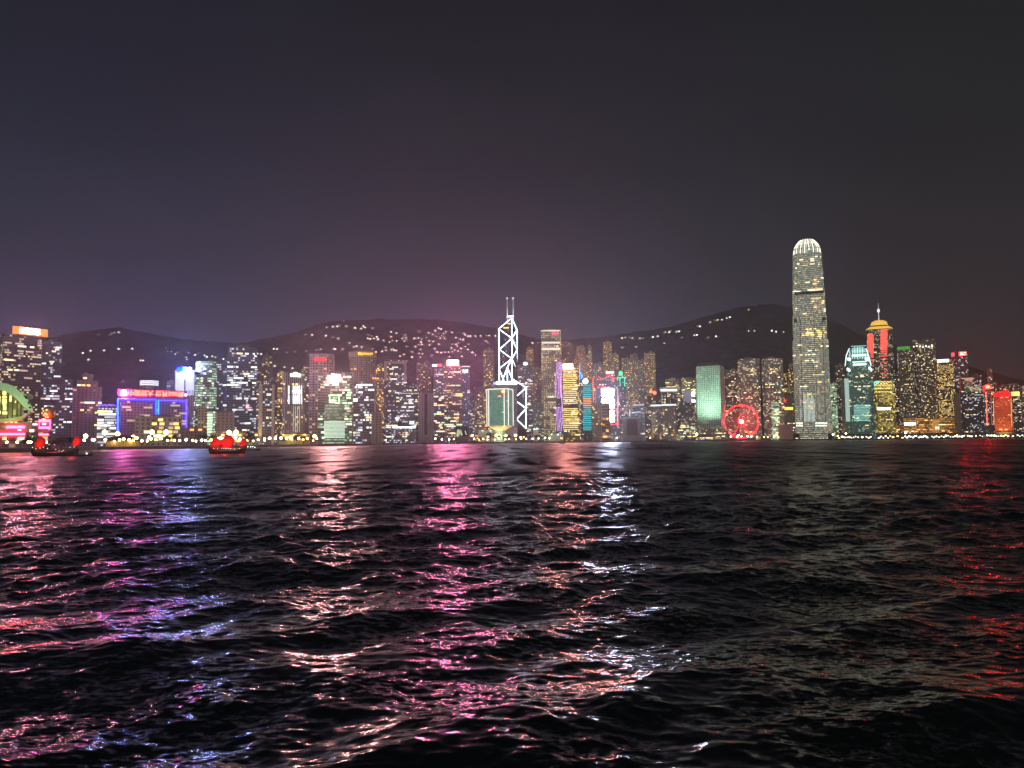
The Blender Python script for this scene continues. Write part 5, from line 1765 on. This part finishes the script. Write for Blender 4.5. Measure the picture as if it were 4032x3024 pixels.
def translucent_cloth():
    m, t, p = base_mat('red_sailcloth')
    g = N(t, 'ShaderNodeTexCoord')
    nz = N(t, 'ShaderNodeTexNoise')
    nz.inputs['Scale'].default_value = .8
    nz.inputs['Detail'].default_value = 4
    t.links.new(g.outputs['Object'], nz.inputs['Vector'])
    t.links.new(ramp(t, nz.outputs[0], [(.3, (.55, .03, .03, 1)), (.7, (.78, .06, .05, 1))], 'LINEAR'), p.inputs['Base Color'])
    p.inputs['Roughness'].default_value = .8
    return m


def build_junk(label, X, Yw, D, length, rot, sails, cloth, lights, dark=False):
    c = pt(X, Yw, D)
    root = thing('sailing_junk', label, 'junk', (c.x, D, 0), rot, 'red sailed junks on the harbour')
    WD = solid('dark_hull_wood', (.035, .022, .016), .6)
    link('hull', hull_mesh(length, length * .26, 1.5, 2.2, 2.0), WD, root)
    MB().box(-length * .47, -length * .12, -length * .09, length * .09, 1.9, 3.3).box(-length * .44, -length * .2, -length * .08, length * .08, 3.3, 4.6).build('deckhouse', solid('deckhouse_wood', (.10, .05, .03), .6), root)
    o = MB().bar((-length * .5, -length * .10, 3.6), (-length * .1, -length * .11, 2.4), .06).bar((-length * .1, -length * .11, 2.4), (length * .4, -length * .09, 2.8), .06).build('railing', WD, root)
    for x, z1, r in sails['masts']:
        MB().bar((x, .25, .5), (x, .25, z1), r, 8, r * .5).build('mast', WD, root)
    for x, z0, z1, w, rake in sails['sails']:
        sail_part(root, x, z0, z1, w, rake, cloth)
    LM = glow('deck_lamp_glow', (1.0, .75, .55), 5.0)
    for x, z in lights['lamps']:
        m = MB(); uvsphere(m, (x, -length * .12, z), .13, 6, 4); m.build('deck_lamp', LM, root)
    for x, y, z, p in lights['flood']:
        point(root, 'floodlight', (x, y, z), p, (1.0, .07, .035), .35)
    return root


def junks():
    cl = translucent_cloth()
    # left junk: bow away to the right, main sail struck, only the two end sails lit
    D = 372
    sc_ = D / FPX
    L = 178 * sc_
    hw = lambda X: (X - 218) * sc_                         # metres along the hull from its middle
    hz_ = lambda Y: (1792 - Y) * sc_
    build_junk('dark junk with a tall bare mast, red lit sails only at bow and stern', 218, 1792, D, L, R(-8),
               {'masts': ((hw(192), hz_(1648), .16), (hw(148), hz_(1712), .13), (hw(304), hz_(1712), .12), (hw(240), hz_(1738), .1)),
                'sails': ((hw(148), hz_(1758), hz_(1714), 46 * sc_, .02), (hw(306), hz_(1752), hz_(1714), 36 * sc_, .0))},
               cl, {'lamps': [(hw(X), hz_(Y)) for X, Y in ((136, 1757), (150, 1763), (168, 1760), (182, 1757), (200, 1762), (206, 1746), (230, 1748), (236, 1766), (250, 1772), (262, 1774), (268, 1770), (296, 1758), (314, 1757))],
                    'flood': ((hw(148), -3.4, hz_(1744), 700), (hw(306), -3.0, hz_(1738), 700), (hw(222), -2.5, hz_(1752), 60))})
    D = 402
    sc_ = D / FPX
    L = 128 * sc_
    hw2 = lambda X: (X - 897) * sc_
    hz2 = lambda Y: (1786 - Y) * sc_
    build_junk('junk with three glowing red fan sails all set', 897, 1786, D, L, R(4),
               {'masts': ((hw2(895), hz2(1710), .16), (hw2(850), hz2(1726), .13), (hw2(953), hz2(1726), .12)),
                'sails': ((hw2(893), hz2(1763), hz2(1711), 50 * sc_, .0), (hw2(850), hz2(1768), hz2(1724), 46 * sc_, -.08), (hw2(954), hz2(1758), hz2(1727), 30 * sc_, .05))},
               cl, {'lamps': [(hw2(X), hz2(Y)) for X, Y in ((848, 1764), (862, 1766), (878, 1765), (886, 1765), (894, 1765), (902, 1765), (912, 1766), (926, 1768), (946, 1766))],
                    'flood': ((hw2(893), -4.4, hz2(1745), 1200), (hw2(850), -3.6, hz2(1750), 760), (hw2(952), -3.2, hz2(1745), 520))})


junks()


def small_boat(X, D, L, label, lamps, rot=0):
    c = groundpt(X, D, 0)
    root = thing('small_boat', label, 'boat', (c.x, D, 0), rot)
    link('hull', hull_mesh(L, L * .3, .9, .8, .2), solid('boat_hull', (.05, .05, .055), .5), root)
    MB().box(-L * .3, L * .12, -L * .1, L * .1, .9, 2.4).build('cabin', solid('boat_cabin', (.25, .25, .26), .5), root)
    for x, z, k in lamps:
        m = MB(); uvsphere(m, (x, -L * .12, z), .22, 6, 4); m.build('lamp', glow('boat_lamp_' + k, {'w': (1, .95, .85), 'g': (.5, 1, .9)}[k], 10.0), root)


small_boat(332, 362, 6.5, 'low white wake boat trailing just right of the dark junk', ((1.5, 1.2, 'w'),), R(10))
small_boat(990, 560, 12, 'small boat with a cold white light right of the three sailed junk', ((-2, 2.8, 'g'), (0, 2.7, 'g'), (3, 2.2, 'g'), (1.4, 2.9, 'w')))
small_boat(1782, 1380, 24, 'low dark launch in front of the pink reflection', ((-6, 2.6, 'w'), (5, 2.4, 'w')))
small_boat(2215, 1330, 9, 'tiny dark boat below the yellow floored tower', ())

# ------------------------------------------------------------------ waterfront: lamps, trees, pavilions, piers
PROTO = {}


def lamp_meshes(key):
    if key not in PROTO:
        cols = {'y': ((1.0, .60, .17), 24.0), 'w': ((1.0, .78, .46), 24.0), 'c': ((.80, .95, 1.0), 30.0), 'a': ((1.0, .50, .10), 22.0)}
        g = MB(); uvsphere(g, (0, 0, 6.2), 1.05, 8, 6)
        gm = g.mesh('lamp_globe', True)
        gm.materials.append(glow('street_lamp_' + key, *cols[key], True))
        if 'pole' not in PROTO:
            p = MB().bar((0, 0, 0), (0, 0, 5.5), .11, 6, .07).bar((0, 0, 0), (0, 0, .5), .2, 6).mesh('pole')
            p.materials.append(DKM)
            PROTO['pole'] = p
        PROTO[key] = gm
    return PROTO[key]


LAMP_TXT = {'y': 'golden globe lamp on a post along the far waterfront', 'w': 'warm white globe lamp on a post along the far waterfront',
            'c': 'cold white globe lamp on a post along the far waterfront', 'a': 'amber globe lamp on a post along the far waterfront'}


def street_lamp(X, D, key, k=1.0, z=GZ):
    p = groundpt(X, D, z)
    root = thing('street_lamp', LAMP_TXT[key], 'street lamp', p, 0, LAMP_TXT[key].replace('lamp', 'lamps').replace('a post', 'posts'))
    root.scale = (k, k, k)
    link('pole', lamp_meshes(key) and PROTO['pole'], None, root)
    link('lamp_globe', lamp_meshes(key), None, root)


rl = random.Random(21)
X = 300.0
while X < 4040:
    if 1240 < X < 2700:
        st = rl.uniform(14, 31)
    elif X < 420:
        st = rl.uniform(28, 50)
    elif X > 2700:
        st = rl.uniform(13, 27)
    else:
        st = rl.uniform(13, 28)
    X += st
    if 3120 < X < 3270 and rl.random() < .6:
        continue
    key = rl.choices('ywca', (5, 4, 1.2, 1) if X < 2700 else (4, 4, 2, 2))[0]
    street_lamp(X, shoreD(X) + rl.uniform(6, 30), key, rl.uniform(.85, 1.45))
    if rl.random() < (.72 if X > 1000 else .45):
        X2 = X + rl.uniform(-9, 9)
        street_lamp(X2, shoreD(X2) + rl.uniform(40, 75) + 20, rl.choices('ywca', (7, 2, .7, 4))[0], rl.uniform(1.2, 2.6))
for X in (27, 68, 112, 121, 160, 182):
    street_lamp(X, shoreD(X) + 7, 'w', .8)


def leaf_crown(seed, r=3.4, n=420):
    rg = random.Random(seed)
    lobes = [(rg.uniform(-.5, .5) * r, rg.uniform(-.4, .4) * r, rg.uniform(-.25, .4) * r, rg.uniform(.45, .7) * r) for _ in range(7)]
    m = MB()
    for _ in range(n):
        lx, ly, lz, lr = rg.choice(lobes)
        d = Vector((rg.gauss(0, 1), rg.gauss(0, 1), rg.gauss(0, .8))).normalized() * lr * rg.uniform(.5, 1.05)
        c = Vector((lx, ly, lz + 5.6)) + d
        a, b_ = Vector((rg.gauss(0, 1), rg.gauss(0, 1), rg.gauss(0, 1))).normalized(), Vector((rg.gauss(0, 1), rg.gauss(0, 1), rg.gauss(0, 1))).normalized()
        s = rg.uniform(.28, .6)
        m.add([c - a * s, c + b_ * s * .6, c + a * s, c - b_ * s * .6], [(0, 1, 2, 3)])
    return m.mesh('crown')


LEAF = solid('dark_foliage', (.045, .06, .03), .8, 0, .5, .8)
CRN = [leaf_crown(s) for s in (1, 2, 3)]
for me in CRN:
    me.materials.append(LEAF)
TRK = MB().bar((0, 0, 0), (0, 0, 3.2), .30, 7, .2).bar((0, 0, 3.0), (1.3, .3, 5.6), .16, 5, .06).bar((0, 0, 3.0), (-1.2, -.4, 5.4), .15, 5, .06).bar((0, 0, 3.1), (.1, .2, 6.4), .15, 5, .05).mesh('trunk')
TRK.materials.append(solid('bark', (.08, .06, .045), .9))


def tree(X, D, k, label, group):
    p = groundpt(X, D)
    root = thing('tree', label, 'tree', p, rl.uniform(0, 6.28), group)
    root.scale = (k * rl.uniform(.9, 1.3), k * rl.uniform(.9, 1.3), k)
    link('trunk', TRK, None, root)
    link('crown', rl.choice(CRN), None, root)


for a, b_, n in ((85, 150, 4), (200, 300, 6), (640, 700, 3), (760, 850, 4), (965, 1010, 3), (1090, 1260, 7), (1380, 1470, 4), (1600, 1800, 13), (1850, 1905, 4), (1960, 2160, 9), (2270, 2330, 4), (2400, 2620, 13), (2640, 2760, 6), (3560, 3700, 5), (3790, 3990, 8)):
    for i in range(n):
        X = a + (b_ - a) * (i + rl.uniform(.1, .9)) / n
        tree(X, shoreD(X) + rl.uniform(28, 60), rl.uniform(.9, 1.7) * (.75 if X < 320 else 1.15), 'dark leafy tree in the planting along the far waterfront', 'dark trees in the waterfront planting')
tree(1932, shoreD(1932) + 36, 2.5, 'largest round dark tree below the pinched base of the green octagonal block', None)


# yellow lit pavilion with a dark humped roof, below the neon block
def pavilion(X0, X1, Yt, D, label, wall_col, key, hump=True, name='pavilion'):
    c = groundpt((X0 + X1) / 2, D)
    w = (X1 - X0) * D / FPX
    root = thing(name, label, 'pavilion', c, -math.atan2(c.x, D))
    h = max(4.0, pt((X0 + X1) / 2, Yt, D).z - GZ)
    hw_ = h * .5 if hump else h - 1
    MB().box(-w / 2, w / 2, 0, 14, 0, hw_).build('wall', solid('wall_' + key, wall_col, .8), root)
    m = MB()
    if hump:
        n = 14
        out = [(-w / 2 - 1.5 + (w + 3) * i / n, hw_ + .5 + (h - hw_ - .5) * math.sin(math.pi * i / n) ** .7) for i in range(n + 1)]
        m.slab([(-w / 2 - 1.5, hw_)] + [(w / 2 + 1.5, hw_)] + out[::-1], -2.5, 15)
    else:
        m.box(-w / 2 - 1, w / 2 + 1, -2, 15, hw_, h)
    m.build('roof', solid('roof_dark', (.045, .04, .045), .9), root)
    nl = max(2, int(w / 14))
    for i in range(nl):
        x = -w / 2 + w * (i + .5) / nl
        m = MB(); uvsphere(m, (x, -1.4, hw_ - .9), .35, 8, 5); m.build('wall_lamp', glow('wall_lamp_' + key, {'y': (1.0, .62, .12), 'w': (1, .9, .7), 'g': (.7, 1.0, .85)}[key], 22.0, True), root)
        point(root, 'wall_light', (x, -2.0, hw_ - 1.0), 900, {'y': (1.0, .62, .12), 'w': (1, .9, .7), 'g': (.6, 1.0, .75)}[key], .4)
    return root


pavilion(424, 541, 1713, 820, 'waterfront pavilion with a dark humped roof and a golden lit wall', (.55, .42, .12), 'y')
pavilion(1096, 1218, 1706, 1090, 'low beige hall behind golden lamps below the white striped tower', (.45, .36, .22), 'y', False)
pavilion(1455, 1500, 1716, 1420, 'small golden lit kiosk on the quay below the blank beige block', (.6, .42, .1), 'y', False)
pavilion(1884, 1948, 1692, 1720, 'pale box shaped hall with white roof lamps left of the pinched base', (.5, .55, .48), 'g', False)
pavilion(2160, 2210, 1706, 1735, 'left pale green lit glass pavilion on the quay', (.45, .6, .5), 'g', False)
pavilion(2214, 2254, 1708, 1738, 'right pale green lit glass pavilion on the quay', (.45, .6, .5), 'g', False)
pavilion(2257, 2282, 1699, 1742, 'small square kiosk glowing golden under the yellow floored tower', (.7, .5, .1), 'y', False)
pavilion(2100, 2120, 1684, 1745, 'little green lit kiosk between dark trees right of the braced tower', (.4, .6, .35), 'g', False)


# ferry piers to the right
def pier(X0, X1, Yt, label, lits, roofc=(.10, .09, .09), dark=False):
    Xc = (X0 + X1) / 2
    D = shoreD(Xc) - 14
    c = groundpt(Xc, D, 0)
    w = (X1 - X0) * D / FPX
    root = thing('ferry_pier', label, 'pier', c, -math.atan2(c.x, D))
    h = max(7.5, pt(Xc, Yt, D).z)
    MB().box(-w / 2, w / 2, 0, 40, 1.6, 2.4).build('deck', solid('pier_deck', (.10, .095, .09), .9), root)
    pl = MB()
    for i in range(int(w / 6) + 1):
        x = -w / 2 + .6 + (w - 1.2) * i / int(w / 6)
        pl.box(x - .35, x + .35, .3, 1.0, -1.2, 1.6)
    pl.build('piles', solid('pile_concrete', (.10, .10, .10), .9), root)
    MB().box(-w / 2 + .5, w / 2 - .5, 4, 36, 2.4, h - 1).build('hall', solid('pier_hall', (.16, .14, .13), .8) if not dark else solid('pier_hall_dark', (.04, .04, .04), .9), root)
    MB().box(-w / 2 - .5, w / 2 + .5, 1.0, 38, h - 1, h).build('roof', solid('pier_roof', roofc, .8), root)
    for (a, b_, z0, z1, col, s) in lits:
        key = 'pier_light_%d_%d' % (hash(tuple(col)) % 9973, int(s * 10))
        MB().box(-w / 2 + w * a, -w / 2 + w * b_, 3.4, 3.9, z0, z1).build('lit_window', glow(key, col, s), root)
    return root


WH_, WM_, GR_, OR_ = (.95, 1.0, .95), (1.0, .86, .58), (.62, 1.0, .45), (1.0, .62, .25)
rp = random.Random(9)


def strip(n_, cols, s=6.0, z0=3.0, z1=5.6):
    out = []
    n = n_ * 2
    for i in range(n):
        a = i / n + .004
        b_ = (i + 1) / n - rp.uniform(.1, .5) / n
        if rp.random() < .14:
            continue
        zz = z0 + rp.uniform(0, 4.5)
        out.append((a, b_, zz, zz + rp.uniform(1.8, 3.6), rp.choice(cols), s * rp.choice((.5, 1, 1, 1.5))))
    return out


pier(2742, 2836, 1716, 'low colonnaded pier of brown columns left of the red wheel', strip(14, [OR_, WM_], 1.2))
pier(3122, 3272, 1708, 'long dark pier without lit windows below the tallest tower', [(.1, .16, 4, 6, WM_, 1.5), (.28, .33, 5, 7.5, WH_, 4), (.7, .76, 5.2, 7, WM_, 2)], dark=True)
pier(3306, 3428, 1708, 'ferry pier with orange and white lit halls, left end of the lit row', strip(8, [WH_, OR_, WM_]))
pier(3436, 3552, 1706, 'ferry pier with one long orange white lit band below the gold block', strip(7, [WH_, OR_]))
pier(3560, 3640, 1707, 'ferry pier with green lit halls below the orange mall', strip(6, [GR_, WH_]))
pier(3648, 3760, 1704, 'ferry pier with cold white lamps right of the green one', strip(7, [WH_, WM_, WH_]))
pier(3768, 3866, 1703, 'ferry pier with olive and white lit halls below the dark box', strip(7, [GR_, WM_, WH_]))
pier(3874, 4060, 1700, 'longest ferry pier, white and yellow green strips at the right edge', strip(12, [WH_, WM_, GR_, WH_]))

# ------------------------------------------------------------------ lights of the houses on the hill
HM = {}


def house_meshes():
    if not HM:
        wl = MB().box(-8, 8, -6, 6, -6, 7).mesh('wall'); wl.materials.append(solid('villa_wall', (.16, .15, .14), .9))
        rf = MB().prism([(-8.6, -6.6), (8.6, -6.6), (8.6, 6.6), (-8.6, 6.6)], 7, 9.5, [(-4, -.5), (4, -.5), (4, .5), (-4, .5)]).mesh('roof'); rf.materials.append(solid('villa_roof', (.07, .05, .045), .9))
        HM['wall'], HM['roof'] = wl, rf
        for k, (c, s, w, h) in {'b': ((1, .93, .78), 7.0, 4.2, 3.6), 'm': ((1, .90, .72), 3.6, 3.6, 3.0), 'd': ((1, .85, .72), 1.5, 3.2, 2.8), 'y': ((1, .78, .42), 4.5, 4.6, 3.2)}.items():
            wn = MB().box(-w / 2, w / 2, -6.5, -5.9, 1.5, 1.5 + h).mesh('lit_window'); wn.materials.append(glow('villa_window_' + k, c, s)); HM[k] = wn
    return HM


HTXT = {'b': 'small hillside house showing one bright white window high on the dark slope', 'm': 'small hillside house showing one pale window on the dark slope',
        'd': 'small hillside house showing one faint window on the dark slope', 'y': 'small hillside house showing one yellow window on the dark slope'}


def on_hill(X, Y):
    ds = np.linspace(D0 + 5, D1 + 300, 900)
    z = hill_z(np.full_like(ds, X), ds)
    r_ = ray(X, Y)
    zr = CAMZ + r_.z / r_.y * ds
    i = int(np.argmax(z > zr))
    if z[i] <= zr[i]:
        i = len(ds) - 90
    D = float(ds[i])
    p = pt(X, Y, D)
    return p.x, D, float(hill_z(p.x / D * FPX + 2016, D))


def house(X, Y, k):
    M_ = house_meshes()
    x, D, z = on_hill(X, Y + 4)
    root = thing('hillside_house', HTXT[k], 'house', (x, D, z), -math.atan2(x, D), HTXT[k].replace('house', 'houses', 1))
    for n_ in ('wall', 'roof'):
        link(n_, M_[n_], None, root)
    link('lit_window', M_[k], None, root)
    k_ = D / 3300
    root.scale = (k_, k_, k_)


HL = [(440, 1310, 'd'), (449, 1307, 'm'), (467, 1308, 'b'), (436, 1318, 'd'), (388, 1316, 'd'), (326, 1389, 'b'), (357, 1380, 'b'), (410, 1377, 'b'), (467, 1375, 'b'), (348, 1415, 'b'), (521, 1375, 'b'), (553, 1419, 'b'), (563, 1419, 'b'),
      (654, 1371, 'd'), (659, 1383, 'd'), (675, 1384, 'm'), (690, 1394, 'b'), (698, 1387, 'd'), (733, 1407, 'm'), (736, 1415, 'm'), (742, 1390, 'd'), (768, 1398, 'b'), (780, 1394, 'm'), (806, 1399, 'b'), (814, 1404, 'b'), (836, 1402, 'b'), (848, 1406, 'm'), (880, 1414, 'b'),
      (1014, 1392, 'b'), (1028, 1393, 'b'), (1036, 1418, 'm'), (1078, 1373, 'b'), (1091, 1374, 'b'), (1130, 1387, 'd'), (1162, 1384, 'd'), (1207, 1380, 'd'), (1247, 1376, 'd'), (1263, 1374, 'm'), (1318, 1374, 'b'), (1349, 1373, 'm'), (1082, 1440, 'b'), (1120, 1446, 'b'), (1152, 1449, 'b'),
      (1203, 1315, 'd'), (1229, 1317, 'b'), (1284, 1320, 'b'), (1311, 1328, 'd'), (1332, 1332, 'y'), (1376, 1349, 'm'), (1287, 1287, 'm'), (1311, 1286, 'b'), (1328, 1286, 'b'), (1332, 1281, 'd'), (1364, 1284, 'm'), (1398, 1290, 'b'), (1422, 1293, 'b'), (1431, 1284, 'b'), (1437, 1290, 'b'), (1467, 1291, 'd'),
      (1449, 1332, 'b'), (1458, 1334, 'b'), (1472, 1332, 'y'), (1484, 1326, 'b'), (1488, 1336, 'b'), (1450, 1318, 'd'), (1353, 1226, 'd'), (1510, 1340, 'm'), (1545, 1341, 'm'), (1562, 1343, 'b'), (1584, 1333, 'y'), (1592, 1343, 'm'), (1595, 1326, 'y'), (1540, 1306, 'b'), (1561, 1312, 'b'),
      (1632, 1332, 'b'), (1648, 1331, 'y'), (1658, 1346, 'b'), (1674, 1323, 'y'), (1688, 1310, 'y'), (1690, 1342, 'y'), (1706, 1344, 'y'), (1704, 1316, 'm'), (1714, 1302, 'b'), (1727, 1292, 'b'), (1737, 1296, 'b'), (1750, 1332, 'm'), (1755, 1306, 'm'), (1779, 1308, 'm'), (1740, 1322, 'm'), (1748, 1325, 'd'),
      (1832, 1318, 'b'), (1843, 1323, 'b'), (1852, 1323, 'b'), (1872, 1322, 'm'), (1892, 1322, 'm'), (1914, 1322, 'y'), (1926, 1321, 'y'), (1951, 1322, 'b'), (1812, 1335, 'm'), (1824, 1337, 'b'), (1796, 1355, 'm'), (1800, 1362, 'm'), (1712, 1372, 'm'), (1722, 1386, 'b'), (1738, 1388, 'b'), (1752, 1386, 'm'), (1766, 1386, 'm'),
      (1780, 1384, 'm'), (1790, 1378, 'm'), (1804, 1382, 'y'), (1816, 1372, 'b'), (1842, 1376, 'b'), (1832, 1365, 'm'), (1860, 1388, 'b'), (1872, 1398, 'm'), (1770, 1404, 'm'), (1818, 1403, 'b'), (1660, 1356, 'b'),
      (1542, 1376, 'b'), (1551, 1378, 'b'), (1560, 1380, 'b'), (1505, 1383, 'b'), (1520, 1379, 'm'), (1575, 1402, 'y'), (1590, 1395, 'y'), (1622, 1405, 'b'), (1655, 1406, 'm'), (1600, 1422, 'b'), (1480, 1385, 'b'), (1404, 1362, 'b'), (1424, 1366, 'y'), (1394, 1365, 'm'),
      (2449, 1331, 'b'), (2461, 1329, 'm'), (2480, 1330, 'y'), (2490, 1331, 'y'), (2520, 1332, 'y'), (2530, 1332, 'd'), (2571, 1328, 'b'), (2590, 1325, 'b'), (2620, 1309, 'm'), (2635, 1310, 'b'), (2638, 1306, 'b'), (2664, 1308, 'y'), (2674, 1306, 'b'), (2686, 1331, 'd'), (2734, 1322, 'y'), (2744, 1321, 'b'), (2750, 1286, 'b'), (2756, 1287, 'b'),
      (2797, 1270, 'm'), (2820, 1263, 'b'), (2826, 1262, 'y'), (2843, 1261, 'y'), (2862, 1254, 'b'), (2874, 1251, 'b'), (2505, 1366, 'm'), (2616, 1351, 'm'), (2788, 1331, 'd'), (2820, 1327, 'b'), (2948, 1303, 'm'), (2971, 1302, 'm'), (3039, 1302, 'b'), (3056, 1303, 'b'), (3085, 1306, 'm'), (2948, 1221, 'm'), (2971, 1200, 'd'), (2450, 1368, 'd'),
      (2097, 1350, 'b'), (2118, 1349, 'y'), (2230, 1356, 'b'), (2244, 1356, 'y'), (2236, 1372, 'y')]
for X, Y, k in HL:
    house(X, Y, k)
rh = random.Random(13)
for _ in range(60):
    X = rh.gauss(1700, 130) if rh.random() < .7 else rh.uniform(2140, 2330)
    Y = rh.uniform(1300, 1400) if X < 2000 else rh.uniform(1365, 1420)
    house(X, Y, rh.choice('mddy'))

# ------------------------------------------------------------------ humid night air
def build_haze():
    m = bpy.data.materials.new('humid_air')
    m.use_nodes = True
    t = m.node_tree
    t.nodes.clear()
    v = N(t, 'ShaderNodeVolumePrincipled')
    v.inputs['Color'].default_value = (.76, .86, 1.0, 1)
    v.inputs['Density'].default_value = 0.00011
    v.inputs['Anisotropy'].default_value = 0.7
    o = N(t, 'ShaderNodeOutputMaterial')
    t.links.new(v.outputs[0], o.inputs['Volume'])
    ob = MB().box(-12000, 12000, -60, 9300, -3.2, 1500).build('haze', m)
    tag(ob, kind='stuff')


build_haze()
